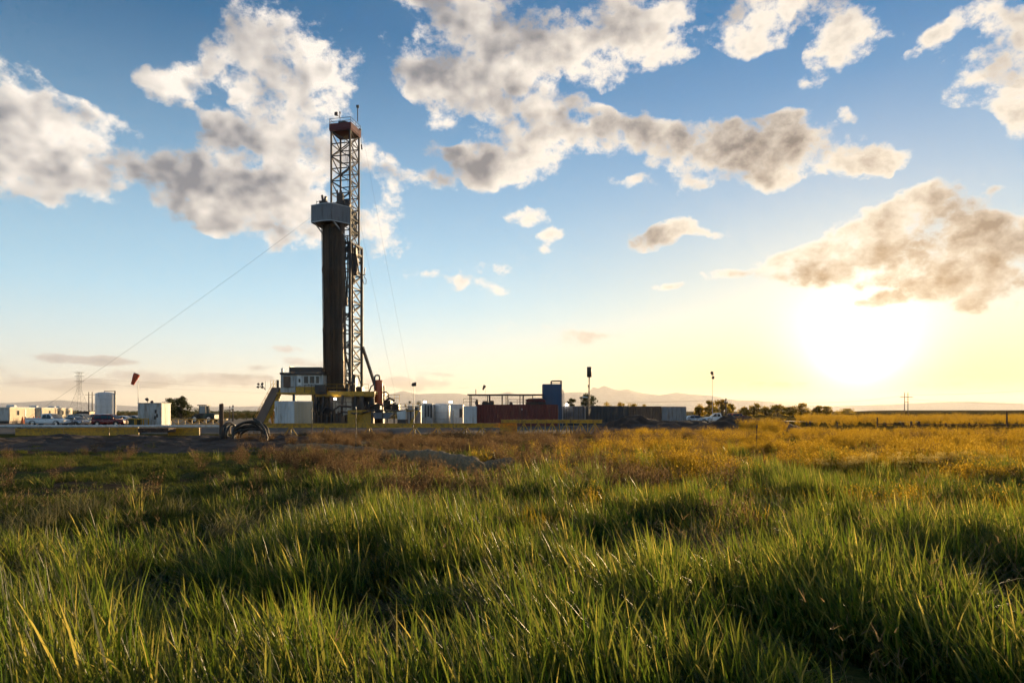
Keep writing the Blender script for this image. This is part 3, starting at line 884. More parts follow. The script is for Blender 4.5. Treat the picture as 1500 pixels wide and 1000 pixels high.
b = MB(); p = PX(491, 584, 100.3); b.box(p.x - 0.16, p.x + 0.16, p.y - 0.1, p.y + 0.1, p.z - 0.12, p.z + 0.12); b.build('floor_lamp', M_lamp, sub, 0.03)

# ---- doghouse
dog = part_node('doghouse', rig)
DD = 100.6
b = MB(); boxpx(b, 411, 473, DD, DD + 3.4, 566.2, 548.4); b.build('wall', M_white2, dog, 0.03)
b = MB(); boxpx(b, 433, 474, DD - 0.05, DD + 3.5, 575.5, 566.3); b.build('skirt', M_yellow, dog)
b = MB(); boxpx(b, 411, 433, DD + 0.3, DD + 3.4, 575, 566.3); b.build('skirt', M_white2, dog)
b = MB(); boxpx(b, 409.5, 474.5, DD - 0.4, DD + 3.7, 548.3, 545.4); b.build('roof', M_dark, dog, 0.03)
b = MB(); boxpx(b, 423.5, 424.5, DD, DD + 3.2, 545.3, 536); boxpx(b, 424.6, 471.5, DD + 0.02, DD + 0.16, 545.3, 537.6); boxpx(b, 470.6, 471.6, DD + 0.17, DD + 3.2, 545.3, 538); b.build('roof_windwall', M_dark, dog)
b = MB(); boxpx(b, 415, 425.5, DD - 0.06, DD - 0.003, 566.5, 551); b.build('door', M_brown, dog)
b = MB(); boxpx(b, 435.5, 441.5, DD - 0.05, DD - 0.003, 564, 549.3); b.build('door', M_trim, dog)
b = MB(); boxpx(b, 437.2, 440, DD - 0.08, DD - 0.052, 560, 554.5); b.build('window', M_glass, dog)
for (p0, p1) in ((444.5, 452), (453, 461), (462, 468)):
    w = MB(); boxpx(w, p0, p1, DD - 0.05, DD - 0.003, 562, 550); w = w.build('window', M_trim, dog)
    g = MB(); boxpx(g, p0 + .6, p1 - .6, DD - 0.075, DD - 0.053, 561.2, 550.8); g.build('pane', M_glass, w)
b = MB(); boxpx(b, 430.8, 432.2, DD - 0.25, DD - 0.1, 588, 553); b.build('vent_pipe', M_steel, dog)
b = MB(); boxpx(b, 411.5, 414.5, DD + 1, DD + 1.4, 545.3, 539); p = PX(413, 541, DD + 1.2); b.build('roof_lamp', M_trim, dog, 0.05)
railing('doghouse_railing', dog, [PX(446, 575, 100.2), PX(476, 575, 100.2)], 1.15, M_dark, 0.06, 1.0)

# ---- stairway and pipe ramp
st = part_node('stairway', rig)
T0, T1 = PX(401, 567.5, 102.8), PX(371, 618, 101.6)
T1.z = 0.05
side = Vector((0, 1.0, 0))
for s in (0.0, 1.0):
    a0, a1 = T0 + side * s, T1 + side * s
    bar('stringer', st, a0, a1, 0.10, M_yellow, 0.34)
    b = MB(); k = 7
    for i in range(k + 1):
        q = a0.lerp(a1, i / k); b.beam(q, q + Vector((0, 0, 1.0)), 0.05)
    for f in (0.5, 1.0): b.beam(a0 + Vector((0, 0, f)), a1 + Vector((0, 0, f)), 0.05)
    b.build('handrail', M_yellow, st)
for i in range(1, 20):
    q = T0.lerp(T1, i / 20.0)
    b = MB(); b.box(q.x - 0.16, q.x + 0.16, q.y + 0.06, q.y + 0.94, q.z - 0.02, q.z + 0.03); b.build('tread', M_steel, st)
rp = part_node('pipe_ramp', rig)
a0, a1 = PX(411.5, 568, 101.4), PX(385, 616, 100.2); a1.z = 0.1
c0, c1 = PX(399.5, 568, 102.2), PX(371.5, 616, 101.2); c1.z = 0.1
b = MB(); n = (a1 - a0).cross(c0 - a0).normalized()
if n.z < 0: n = -n
b.slab([a0, c0, c1, a1], n, 0.16); b.build('ramp_plate', M_brown, rp)
bar('ramp_beam', rp, a0 - n * 0.25, a1 - n * 0.2, 0.3, M_yellow, 0.5); bar('ramp_beam', rp, c0 - n * 0.25, c1 - n * 0.2, 0.24, M_yellow, 0.4)
for f in (0.3, 0.62):
    q = a0.lerp(a1, f); bar('ramp_leg', rp, Vector((q.x + 0.3, q.y + 0.6, 0.012)), q - n * 0.3, 0.24, M_yellow)
    q2 = a0.lerp(a1, f + .25); bar('ramp_leg', rp, Vector((q.x + 0.3, q.y + 0.6, 0.012)), q2 - n * 0.3, 0.18, M_yellow)
b = MB(); boxpx(b, 405, 407.6, 100.9, 101.2, 568, 556.3); b.build('ramp_post', M_dark, rp)
lamp = part_node('flood_lamps', rig)
b = MB(); b.beam(PX(389, 571, 102), PX(382, 561.5, 102), 0.09); b.beam(PX(380, 566.5, 102), PX(384.8, 562.5, 102), 0.07); b.beam(PX(388.5, 570, 102), PX(388.6, 558, 102), 0.05); b.build('lamp_arm', M_dark, lamp)
for (px, py) in ((378.6, 562.3), (384.4, 561.8), (378, 566.5), (383.8, 567)):
    c = PX(px, py, 101.9); b = MB(); M4 = Matrix.Translation(c) @ Matrix.Rotation(R(30), 4, 'Y')
    b.M = M4; b.lathe((0, 0, 0), [(0.0, 0.16), (0.12, 0.15), (0.21, -0.08), (0.19, -0.14), (0.0, -0.14)], 10); b.build('lamp_head', M_dark, lamp)

# ---- drill pipe stands racked against the board: every stand is its own thing
pm = MB(); pm.tube([(0, 0, 0), (0, 0, 0.3), (0, 0, 0.5), (0, 0, 8.8), (0, 0, 9.0), (0, 0, 9.5), (0, 0, 9.7), (0, 0, 18.0), (0, 0, 18.2), (0, 0, 18.7), (0, 0, 18.9), (0, 0, 26.3), (0, 0, 26.5), (0, 0, 26.9)],
                   [.080, .080, .056, .056, .080, .080, .056, .056, .080, .080, .056, .056, .080, .080], 8)
me0 = pm.build('drill_pipe', M_pipe)
R0 = Vector((ax(503.2, 102.2), 102.2, DECK + 0.004))
step_u = 3.20 / 18
first = True
for row in range(6):
    for i in range(19):
        if row > 2 and 2 < i < 17 and not (row == 5): continue        # wholly hidden inside the rack
        o = me0 if first else me0.copy()
        if not first: COL.objects.link(o)
        first = False
        o.location = R0 + UL * (step_u * i) + VR * (0.19 * row) + Vector((random.uniform(-.02, .02), random.uniform(-.02, .02), 0))
        o.rotation_euler = (R(random.uniform(-.12, .1)), R(-0.75 + random.uniform(-.06, .06)), 0)
        o.scale = (1, 1, 0.985 + random.uniform(0, 0.015))
        tag(o, 'dark brown drill pipe stand racked upright between rig floor and windwall platform', 'drill pipe', 'drill pipe stands racked in the mast')

# ---- guy wires
def wire(name, pts, r, label, cat, group=None):
    b = MB(); b.tube(pts, r, 5); o = b.build(name, M_cable); return tag(o, label, cat, group)
def sag(a, c, n=14, s=0.0):
    return [a.lerp(c, i / n) - Vector((0, 0, s * 4 * (i / n) * (1 - i / n))) for i in range(n + 1)]
wire('guy_wire', sag(PX(456, 318, 102.5), Vector((ax(20, 92), 92, 0.0)), 14, 0.5), 0.013, 'long slack guy wire from the windwall platform down to the far left', 'guy wire')
wire('guy_wire', sag(PX(530, 190, 107), Vector((ax(612, 128), 128, 0.0)), 14, 0.6), 0.010, 'thin guy wire from mast top down behind the orange vessel, right one', 'guy wire')
wire('guy_wire', sag(PX(528.5, 330, 107), Vector((ax(588, 124), 124, 0.0)), 14, 0.4), 0.010, 'thin guy wire from mid mast down behind the orange vessel, left one', 'guy wire')

# ---- orange gas separator beside the rig floor
sep_ = thing('gas_separator', (ax(554.5, 104), 104, 0.012), 'orange red upright gas separator vessel with black gooseneck pipe right of the mast', 'vessel')
x = ax(554.5, 104)
b = MB(); b.lathe((x, 104, 0), [(0.0, az_(594, 104)), (.62, az_(593, 104)), (.66, az_(590, 104)), (.66, az_(558, 104)), (.6, az_(556.6, 104)), (0, az_(556, 104))], 20); b.build('vessel', M_orange, sep_)
b = MB(); b.tube([PX(548.8, 570, 103.2), PX(548.8, 553, 103.3), PX(549.8, 550.2, 103.4), PX(552.5, 549.2, 103.6), PX(555.3, 550, 103.8), PX(556.2, 552.8, 104), PX(556.2, 557, 104)], 0.13, 10)
b.tube([PX(547.5, 563, 103.2), PX(543.5, 566, 103.2), PX(541, 573, 103.2), PX(543, 578, 103.2)], 0.10, 8)
b.tube([PX(560, 575, 104), PX(565, 573.4, 104), PX(568.5, 576.5, 104), PX(569, 585, 104)], 0.12, 8); b.build('gooseneck', M_dark, sep_)
b = MB(); boxpx(b, 561.2, 563.6, 103.6, 104, 590, 564.5); b.build('side_column', M_dark, sep_)
b = MB(); boxpx(b, 548, 561, 103.4, 104.7, None, 594); b.build('skid', M_dark, sep_, 0.04)

# ================================================================== things around the rig
def boxed(name, px0, px1, d0, depth, top, mt, label, cat, base=0.012, bevel=0.03):
    b = MB(); b.box(ax(px0, d0), ax(px1, d0), d0, d0 + depth, base, az_(top, d0)); o = b.build(name, mt, None, bevel)
    return tag(o, label, cat)

# ---- white tank pair below the doghouse: two faces meet in a corner towards the camera
def corner_tank(name, pl, pc, pr, d, z1, mt_l, mt_r, label, cat):
    c = Vector((ax(pc, d), d, 0)); l = Vector((ax(pl, d + 1.1), d + 1.1, 0)); r = Vector((ax(pr, d + 2.2), d + 2.2, 0)); k = l + r - c
    t = thing(name, (c.x, c.y, 0.012), label, cat)
    b = MB(); b.prism([(p.x, p.y) for p in (c, r, k, l)], 0.012, z1); b.build('tank_body', mt_l, t, 0.04)
    n1 = (c - l).cross(Vector((0, 0, 1))).normalized(); n2 = (r - c).cross(Vector((0, 0, 1))).normalized()
    for i in range(6):
        for (s, e, n, nm, m_) in ((l, c, n1, 'side_panel', mt_l), (c, r, n2, 'end_panel', mt_r)):
            p = s.lerp(e, (i + .04) / 6); q = s.lerp(e, (i + .96) / 6)
            b = MB(); b.slab([p + Vector((0, 0, .15)), q + Vector((0, 0, .15)), q + Vector((0, 0, z1 - .12)), p + Vector((0, 0, z1 - .12))], n, 0.05); b.build(nm, m_, t)
    b = MB()
    p = l.lerp(c, 0.3) + n1 * 0.2
    for s in (-.2, .2): b.beam(p + (c - l).normalized() * s, p + (c - l).normalized() * s + Vector((0, 0, z1)), 0.05)
    for i in range(1, 10): b.beam(p - (c - l).normalized() * .2 + Vector((0, 0, z1 * i / 10)), p + (c - l).normalized() * .2 + Vector((0, 0, z1 * i / 10)), 0.04)
    b.build('ladder', M_white2, t)
    b = MB(); q = l.lerp(c, .45) + n1 * .15
    b.beam(q + Vector((0, 0, .35)), q + (c - l) * .35 + n1 * .1 + Vector((0, 0, .35)), .1); b.beam(q + Vector((0, 0, .35)), q + Vector((0, 0, .02)), .08); b.beam(q + (c - l) * .25 + n1 * .1 + Vector((0, 0, .36)), q + (c - l) * .25 + n1 * .1 + Vector((0, 0, .02)), .08)
    b.build('valve_rack', M_dark, t)
    return t
corner_tank('water_tank', 402.5, 431, 458.5, 97.0, az_(587, 97), M_white, M_beige, 'white panelled water tank with ladder, under the doghouse', 'tank')  # beige end panels: warm grazing light put into the paint of a white tank

# ---- containers
def container(name, px0, px1, d, top, mt, label, cat, rib=0.28, depth=2.5, end_mat=None, doors=False, base=0.012, right_px=None, group=None):
    x0, x1 = ax(px0, d), ax(px1, d); z1 = az_(top, d)
    t = thing(name, ((x0 + x1) / 2, d + depth / 2, base), label, cat, group)
    b = MB(); z0 = base + 0.16
    n = max(4, int((x1 - x0) / rib)); vs = []
    pts = []
    for i in range(n):
        a = x0 + 0.1 + (x1 - x0 - 0.2) * i / n; w = (x1 - x0 - 0.2) / n
        pts += [(a, 0.06), (a + w * .32, 0.06), (a + w * .5, 0.015), (a + w * .82, 0.015)]
    pts.append((x1 - 0.1, 0.06))
    for i in range(len(pts) - 1):
        (a, ya), (c, yc) = pts[i], pts[i + 1]
        b.quad((a, d + ya, z0), (c, d + yc, z0), (c, d + yc, z1 - .12), (a, d + ya, z1 - .12))
    b.build('corrugated_side', mt, t)
    b = MB(); b.box(x0 + .04, x1 - .04, d + 0.075, d + depth - .03, z0 - .02, z1 - .05); b.build('box_body', end_mat or mt, t)
    b = MB()
    for x in (x0, x1 - .1): b.box(x, x + .1, d, d + .1, base, z1); b.box(x, x + .1, d + depth - .1, d + depth, base, z1)
    b.box(x0 + .1, x1 - .1, d + .004, d + .09, z1 - .12, z1 - .002); b.box(x0 + .1, x1 - .1, d + .004, d + .09, base + .02, z0)
    b.build('corner_frame', mt, t)
    if doors:
        for (u0, u1) in ((.03, .5), (.5, .97)):
            bb = MB(); bb.box(x1 + .004, x1 + .05, d + depth * u0, d + depth * (u1 - .01), z0, z1 - .1); bb.build('door', end_mat or mt, t)
        bb = MB()
        for u in (.2, .4, .6, .8): bb.beam((x1 + .08, d + depth * u, z0), (x1 + .08, d + depth * u, z1 - .12), .04)
        bb.build('locking_bar', M_steel, t)
    return t
container('mud_tank', 697, 817, 99.5, 592.3, M_redbox, 'long oxide red corrugated mud tank under the flat steel canopy', 'tank', 0.42, doors=True, end_mat=mat('sunlit_rusty_end', (0.38, 0.13, 0.06), .6, dirt=RUST, dirt_amt=.4))  # end painted brighter for the sun on it, with rust patches over that
container('steel_container', 858, 921, 110, 594.3, M_black, 'black steel container behind the flare stack', 'container', 0.5)
container('steel_container', 922, 969, 111, 594.8, M_brown, 'brown steel container between a black and a grey one', 'container', 0.4)
container('steel_container', 970, 1005, 111, 595.2, M_greybox, 'grey steel container with pale end, rightmost of the container row', 'container', 0.4, end_mat=M_white2, doors=True)
container('steel_container', 112.5, 131, 150, 602.3, M_black, 'dark box container behind the parked cars, left of the silo', 'container', 0.5, depth=6, end_mat=M_beige, base=0.012)  # sunlight on its end face painted in as beige

# low dark skid tanks right of the blue tank
b = MB(); b.box(ax(822, 106), ax(857, 106), 106, 108.4, 0.25, az_(594.6, 106))
t = thing('skid_tank', (ax(840, 106), 107, 0.012), 'low dark grey skid tank between the blue tank and flare stack', 'tank')
b.build('tank_body', mat('slate_tank', (0.10, 0.10, 0.115), .5, dirt=(.06, .05, .05), dirt_amt=.3), t, 0.08)
b = MB(); b.box(ax(822, 106) - .1, ax(857, 106) + .1, 105.9, 108.5, 0.012, 0.24); b.build('skid', M_dark, t)
b = MB()
for i in range(5): xx = ax(826 + 7 * i, 106); b.box(xx, xx + .09, 105.92, 105.995, .26, az_(595.4, 106))
b.build('rib', M_dark, t)
b = MB(); q = at(830, 592.4, 105.5); b.tube([(q.x, 105.5, 0.25), (q.x, 105.5, q.z - .15)], .05, 6); b.build('lamp_post', M_dark, t)
b = MB(); b.box(q.x - .16, q.x + .16, 105.35, 105.6, q.z - .15, q.z + .13); b.build('lamp', M_lamp, t, .03)

# ---- shaker canopy on top of the mud tank
can = thing('shaker_canopy', (ax(741, 101), 101, az_(592.3, 99.5)), 'flat dark steel canopy on posts above the red mud tank', 'canopy')
b = MB(); z = az_(577.4, 100); b.box(ax(684.5, 100), ax(796, 100), 99.9, 103.9, z - .14, z + .04); b.build('roof', M_dark, can)
for p in (688.5, 713, 716.8, 735.5, 741, 743.5, 762, 766.6, 781):
    for dd in ((100.1, 103.7) if p in (688.5, 716.8, 735.5, 766.6) else (103.0,)):
        x = ax(p, 100.1); zz = az_(592.3, 99.5) + .004 if p > 697 else 0.012
        bar('post', can, (x, dd, zz if dd < 102 else .012), (x, dd, z - .14), .16 if dd < 102 else .12, M_dark)
b = MB(); bx = ax(697, 100)
b.build if False else None
railing('railing', can, [at(679, 592.4, 100.0), at(697.5, 592.4, 100.0)], 0.85, M_dark, .06, 1.0)
railing('railing', can, [at(745, 592.3, 99.9), at(795, 592.3, 99.9)], 0.75, M_dark, .05, 1.2)
b = MB(); b.beam(at(697, 577, 100.5), at(697, 569.8, 100.5), .1); b.build('vent_stack', M_dark, can)
# machinery on the tank top
for (p0, p1, top, lab) in ((696, 701, 584.5, 'small dark pump at the left end of the mud tank top'), (706, 716, 587.0, 'low dark shaker under the canopy, left of centre'), (716.5, 724, 586.4, 'dark shaker screen box under the canopy centre'), (746, 751, 588.2, 'small reddish motor on the mud tank under the canopy')):
    t = thing('shaker_unit', (ax((p0 + p1) / 2, 100.6), 100.6, az_(592.3, 99.5)), lab, 'pump')
    zb_ = az_(592.3, 99.5) + .01; zt_ = az_(top, 100.6); x0, x1 = ax(p0, 100.6), ax(p1, 100.6)
    b = MB(); b.box(x0, x1, 100.5, 101.7, zb_, zb_ + (zt_ - zb_) * .6); b.build('base', M_dark, t, .04)
    b = MB(); b.tube([(x0 + .08, 101, zb_ + (zt_ - zb_) * .75), (x1 - .08, 101, zb_ + (zt_ - zb_) * .75)], (zt_ - zb_) * .25, 10); b.build('motor', M_brown, t)
t = thing('centrifuge', (ax(785, 100.4), 100.4, az_(592.3, 99.5)), 'rounded dark red centrifuge on the mud tank beside the blue tank', 'pump')
b = MB(); zz = az_(592.3, 99.5) + .01; b.box(ax(770, 100.4), ax(800, 100.4), 100.4, 101.6, zz, zz + .32); b.build('base', M_dark, t, .04)
b = MB(); b.tube([(ax(771, 100.4), 101, zz + .45), (ax(774, 100.4), 101, zz + .5), (ax(795, 100.4), 101, zz + .5), (ax(799, 100.4), 101, zz + .42)], [.28, .40, .42, .25], 14); b.build('drum', M_red, t)

# ---- blue upright tank with frame on top
t = thing('blue_tank', (ax(809, 101.5), 102.5, 0.012), 'tall rectangular blue tank with a steel frame on top', 'tank')
b = MB(); b.box(ax(795.2, 101.5), ax(823, 101.5), 102.1, 104.6, 0.012, az_(562, 101.5)); b.build('tank_body', M_blue, t, .05)
for i in range(7):
    xx = ax(795.6 + 27 * i / 7, 101.5); b = MB(); b.box(xx, xx + .33, 102.03, 102.098, .4, az_(562.8, 101.5)); b.build('side_panel', M_blue, t)
b = MB(); z0 = az_(562, 101.5); z1 = az_(557.2, 101.5)
for p in (808.5, 823.2):
    for dd in (102.3, 104.4): b.beam((ax(p, 101.5), dd, z0 if p < 820 else .2), (ax(p, 101.5), dd, z1), .12)
b.beam((ax(808.5, 101.5), 102.3, z1), (ax(823.5, 101.5), 102.3, z1), .12); b.beam((ax(808.5, 101.5), 104.4, z1), (ax(823.5, 101.5), 104.4, z1), .12); b.beam((ax(808.5, 101.5), 102.3, z1 - .35), (ax(823.5, 101.5), 102.3, z1 - .35), .07); b.build('top_frame', M_dark, t)
b = MB()
for s in (0, .5): b.beam((ax(825.2, 101.5), 102.6 + s, .012), (ax(825.2, 101.5), 102.6 + s, az_(571.5, 101.5)), .06)
for i in range(14): z = .3 + i * .3; b.beam((ax(825.2, 101.5), 102.6, z), (ax(825.2, 101.5), 103.1, z), .05)
b.tube([at(823, 571, 102.6), at(825.6, 572.5, 102.6), at(826, 580, 102.6), at(826.2, 592, 102.6)], .06, 6)
b.build('ladder', M_steel, t)

# ---- flare stack
t = thing('flare_stack', (ax(863.2, 95), 95, 0.012), 'tall dark flare stack with a wide drum at its top', 'flare stack')
x = ax(863.2, 95); b = MB(); b.tube([(x, 95, .012), (x, 95, az_(552, 95))], .085, 10); b.build('stack_pipe', M_dark, t)
b = MB(); b.lathe((x, 95, 0), [(.09, az_(552.6, 95)), (.33, az_(552, 95)), (.33, az_(537.6, 95)), (.29, az_(537.2, 95)), (.27, az_(539, 95)), (.0, az_(539.5, 95))], 18); b.build('burner_drum', M_dark, t)
b = MB(); b.box(x - .2, x - .09, 94.9, 95.1, az_(567, 95), az_(563.5, 95)); b.tube([(x - .14, 95, az_(565, 95)), (x - .13, 95, .5)], .025, 5); b.build('igniter_box', M_dark, t)
b = MB(); b.box(x - .5, x + .5, 94.5, 95.5, .012, .16); b.build('base_plate', M_dark, t)

# ---- lamp poles
def lamp_pole(px, top, d, label, heads, r=.05, mt=None):
    x = ax(px, d)
    t = thing('lamp_pole', (x, d, 0.0), label, 'lamp pole')
    b = MB(); b.tube([(x, d, -.05), (x, d, az_(top, d))], [r, r * .8], 8); b.build('pole', mt or M_steel, t)
    for (dx, dz, w, h) in heads:
        b = MB(); M4 = Matrix.Translation((x + dx, d, az_(top, d) + dz)) @ Matrix.Rotation(R(18), 4, 'Y') @ Matrix.Rotation(R(20), 4, 'X'); b.M = M4
        b.lathe((0, 0, 0), [(0, h * .55), (w * .35, h * .5), (w * .5, -h * .2), (w * .46, -h * .5), (0, -h * .42)], 12); b.build('lamp_head', M_dark, t)
    b = MB(); b.box(x - .2, x + .2, d - .08, d + .08, az_(top, d) - .12, az_(top, d) + .05); b.build('bracket', M_dark, t)
    return t
lamp_pole(606.5, 563, 91, 'thin lamp pole with a square dark head, left of the white tanks', [(-.12, .02, .42, .4), (.14, .05, .42, .45)])
lamp_pole(1043.5, 548, 106, 'tall thin lamp pole with two dark floodlights, right of the containers', [(-.05, .25, .5, .35), (.12, -.5, .45, .4)])
t = lamp_pole(851, 582, 93, 'short lamp pole with a pale side arm left of the flare stack', [(.0, .0, .25, .2)], .045, M_pole)
b = MB(); b.tube([at(851, 582.5, 93), at(855, 581.2, 93), at(861, 582.2, 93)], [.05, .10, .06], 8); b.build('lamp_arm', M_trim, t)

# ---- white tanks and units between the vessel and the mud tank
t = thing('chemical_tank', (ax(646, 105), 106, 0.012), 'rounded white upright tank with dark seams, between white boxes', 'tank')
b = MB(); x = ax(646.5, 106); b.lathe((x, 106.2, 0), [(0, az_(590.6, 105)), (.8, az_(590.9, 105)), (1.28, az_(592.4, 105)), (1.33, az_(594, 105)), (1.33, .3), (1.2, .05), (0, .02)], 28); b.build('tank_body', M_white, t)
b = MB()
for z in (1.0, 2.0): b.lathe((x, 106.2, 0), [(1.33, z - .04), (1.36, z - .04), (1.36, z + .04), (1.33, z + .04)], 28)
b.build('band', M_white2, t)
def white_unit(p0, p1, d, top, label, mt, extras=()):
    t = thing('equipment_skid', (ax((p0 + p1) / 2, d), d, .012), label, 'equipment box')
    b = MB(); b.box(ax(p0, d), ax(p1, d), d, d + 2.4, .25, az_(top, d)); b.build('housing', mt, t, .04)
    b = MB(); b.box(ax(p0, d) - .05, ax(p1, d) + .05, d - .05, d + 2.45, .012, .25); b.build('skid', M_dark, t)
    for (q0, q1, y0, y1, m_) in extras:
        b = MB(); b.box(ax(q0, d), ax(q1, d), d - .05, d - .003, az_(y0, d), az_(y1, d)); b.build('panel', m_, t)
    return t
white_unit(617.5, 633.5, 103, 591.2, 'white and black louvred equipment box left of the rounded tank', M_white2, [(618.5, 620.6, 611, 592.5, M_trim), (622.6, 624.6, 611, 592.5, M_black), (626.2, 628.6, 610, 594, M_black), (630.4, 632.8, 612, 593, M_black)])
white_unit(660, 678.3, 103, 592, 'white equipment box with a dark doorway, right of the rounded tank', M_white, [(665, 671.6, 611, 599, M_trim), (673, 677, 611, 598.6, M_black)])
white_unit(678.8, 698.0, 98.2, 594.6, 'clean white box against the left end of the mud tank', M_white, [(680, 697, 611.5, 596, M_white)])
white_unit(597, 616.5, 106, 594, 'small pale equipment box behind the thin lamp pole', M_white2, [(599, 604, 606, 596, M_steel), (608, 612, 606, 596, M_black)])
# slanted white bin at the foot of the separator
t = thing('cuttings_bin', (ax(588, 97), 97, .012), 'slanted white steel bin beside the dark work platform', 'bin')
b = MB(); p = [at(581, 603.4, 97), at(594.2, 600.5, 97), at(594.2, 614, 97), at(582.5, 614, 97)]; b.slab(p, (0, 1, 0), 1.8); b.build('bin_body', M_white, t, .03)
b = MB(); b.box(ax(582, 97), ax(594.5, 97), 97.0, 98.9, .012, az_(614.2, 97)); b.build('skid', M_dark, t)
# bright lamps standing over the white units
for (px, py, lab) in ((622.5, 588.2, 'lit white work lamp above the louvred equipment box'), (660, 588.4, 'lit white work lamp above the rounded white tank')):
    t = thing('work_lamp', (ax(px, 103.4), 103.4, az_(592, 103)), lab, 'lamp')
    q = at(px, py, 103.4); b = MB(); b.tube([(q.x, q.y, 1.2), (q.x, q.y, q.z - .12)], .05, 6); b.build('post', M_steel, t)
    b = MB(); b.box(q.x - .2, q.x + .2, q.y - .1, q.y + .1, q.z - .12, q.z + .1); b.build('lamp_head', M_lamp, t, .03)
# work platform right of the substructure
t = thing('work_platform', (ax(570, 98.5), 98.5, .012), 'dark steel work platform with rails at the foot of the orange vessel', 'platform')
b = MB(); b.box(ax(541, 98.5), ax(598, 98.5), 98.5, 102.6, az_(602.2, 98.5), az_(600.2, 98.5)); b.build('deck', M_dark, t)
for p in (544, 560, 577, 596):
    bar('leg', t, (ax(p, 98.5), 98.7, .012), (ax(p, 98.5), 98.7, az_(602.2, 98.5)), .16, M_dark); bar('leg', t, (ax(p, 98.5), 102.3, .012), (ax(p, 98.5), 102.3, az_(602.2, 98.5)), .16, M_dark)
b = MB(); b.slab([at(545, 604, 98.8), at(578, 604, 98.8), at(568, 613, 98.8), at(548, 613, 98.8)], (0, 1, 0), 2.0); b.build('hopper', M_windwall, t)
b = MB()
for (p0, p1, y) in ((543, 549, 590), (549, 556, 593), (562, 572, 586.5), (574, 584, 592)): b.box(ax(p0, 99.5), ax(p1, 99.5), 99.4, 101.2, az_(600.1, 98.5), az_(y, 99.5))
b.tube([at(540, 597, 99), at(552, 592, 99), at(566, 595, 99), at(580, 590, 99)], .12, 8); b.tube([at(563, 588, 99.2), at(571, 583, 99.2), at(578, 587, 99.2)], .16, 8); b.build('pump_set', M_pipe, t, .03)
railing('railing', t, [at(570, 588.5, 100.5), at(585, 588.5, 100.5)], 1.05, M_yellow, .06, .75)
railing('railing', t, [at(541, 600.2, 98.6), at(598, 600.2, 98.6)], .9, M_dark, .05, 1.0)
t = thing('site_stair', (ax(606, 97.5), 97.5, .012), 'yellow steel stair and landing left of the louvred equipment box', 'stairs')
b = MB(); b.box(ax(594.5, 97.5), ax(614.5, 97.5), 97.5, 98.8, az_(602.3, 97.5), az_(600.8, 97.5)); b.build('landing', M_yellow, t)
for i in range(6):
    q = at(610 - 1.7 * i, 603.5 + 2.6 * i, 97.4); b = MB(); b.box(q.x - .14, q.x + .14, 97.5, 98.6, q.z - .03, q.z + .02); b.build('step', M_yellow, t)
bar('stringer', t, at(611.5, 602, 97.4), Vector((ax(599.5, 97.4), 97.4, .02)), .08, M_yellow, .3); bar('stringer', t, at(611.5, 602, 98.7), Vector((ax(599.5, 97.4), 98.7, .02)), .08, M_yellow, .3)
railing('railing', t, [at(594.5, 600.8, 97.5), at(614.5, 600.8, 97.5)], .95, M_yellow, .05, .9)
# white cabinets inside and beside the substructure
white_unit(459.5, 467.5, 103.2, 581, 'narrow white cabinet right of the panelled water tank', M_white, [(461, 466, 606, 583, M_white2)])
white_unit(484.5, 516, 104, 580.5, 'wide white cabinet under the rig floor behind the pipework', M_white2, [(487, 495, 606, 583, M_trim), (497, 505, 606, 583, M_white), (507, 515, 606, 583, M_trim)])

# ---- long yellow beam on legs in front of the pad
def yellow_beam(px0, px1, d, y_top, y_bot, label, trestles, truss=None):
    t = thing('steel_beam', (ax((px0 + px1) / 2, d), d, .0), label, 'beam')
    x0, x1 = ax(px0, d), ax(px1, d); z1, z0 = az_(y_top, d), az_(y_bot, d)
    b = MB(); b.box(x0, x1, d, d + .34, z0 + .05, z1 - .05); b.build('web', M_yellow, t)
    b = MB(); b.box(x0, x1, d - .07, d + .41, z1 - .05, z1); b.build('flange', M_yellow, t)
    b = MB(); b.box(x0, x1, d - .07, d + .41, z0, z0 + .05); b.build('flange', M_yellow, t)
    for p in trestles:
        x = ax(p, d)
        for s in (-1, 1): bar('trestle_leg', t, (x + s * .08, d + .17, z0), (x + s * .60, d + .17, -.03), .10, M_yellow)
        bar('trestle_leg', t, (x, d + .17, z0), (x, d + .17, -.03), .09, M_yellow)
    if truss:
        q0, q1, n = truss; zl = .06
        bar('chord', t, (ax(q0, d), d + .1, zl), (ax(q1, d), d + .1, zl), .12, M_yellow)
        for i in range(n):
            a = ax(q0 + (q1 - q0) * i / n, d); c = ax(q0 + (q1 - q0) * (i + 1) / n, d)
            bar('lattice', t, (a, d + .1, zl if i % 2 == 0 else z0), (c, d + .1, z0 if i % 2 == 0 else zl), .08, M_yellow)
            bar('upright', t, (a, d + .1, zl), (a, d + .1, z0), .07, M_yellow)
    return t
yellow_beam(385, 733, 61, 619.8, 626.2, 'long yellow steel beam on trestle legs in front of the rig', [425, 478, 540, 607, 641, 682, 706])
yellow_beam(734, 882, 60, 614.4, 619.5, 'yellow lattice girder at the right end of the long beam', [], (757, 882, 12))
t = thing('steel_sheet', (ax(747, 60.4), 60.4, 0), 'plain yellow steel plate leaning under the lattice girder', 'steel plate')
b = MB(); b.slab([Vector((ax(732, 60.6), 60.6, .0)), Vector((ax(757, 60.6), 60.6, .0)), at(757, 620, 60.6), at(732, 620, 60.6)], (0, 1, 0), .06); b.build('plate', M_yellow, t)
yellow_beam(240, 332, 108, 613.2, 614.6, 'yellow lattice truss lying behind the white cabinet', [], (240, 332, 9))
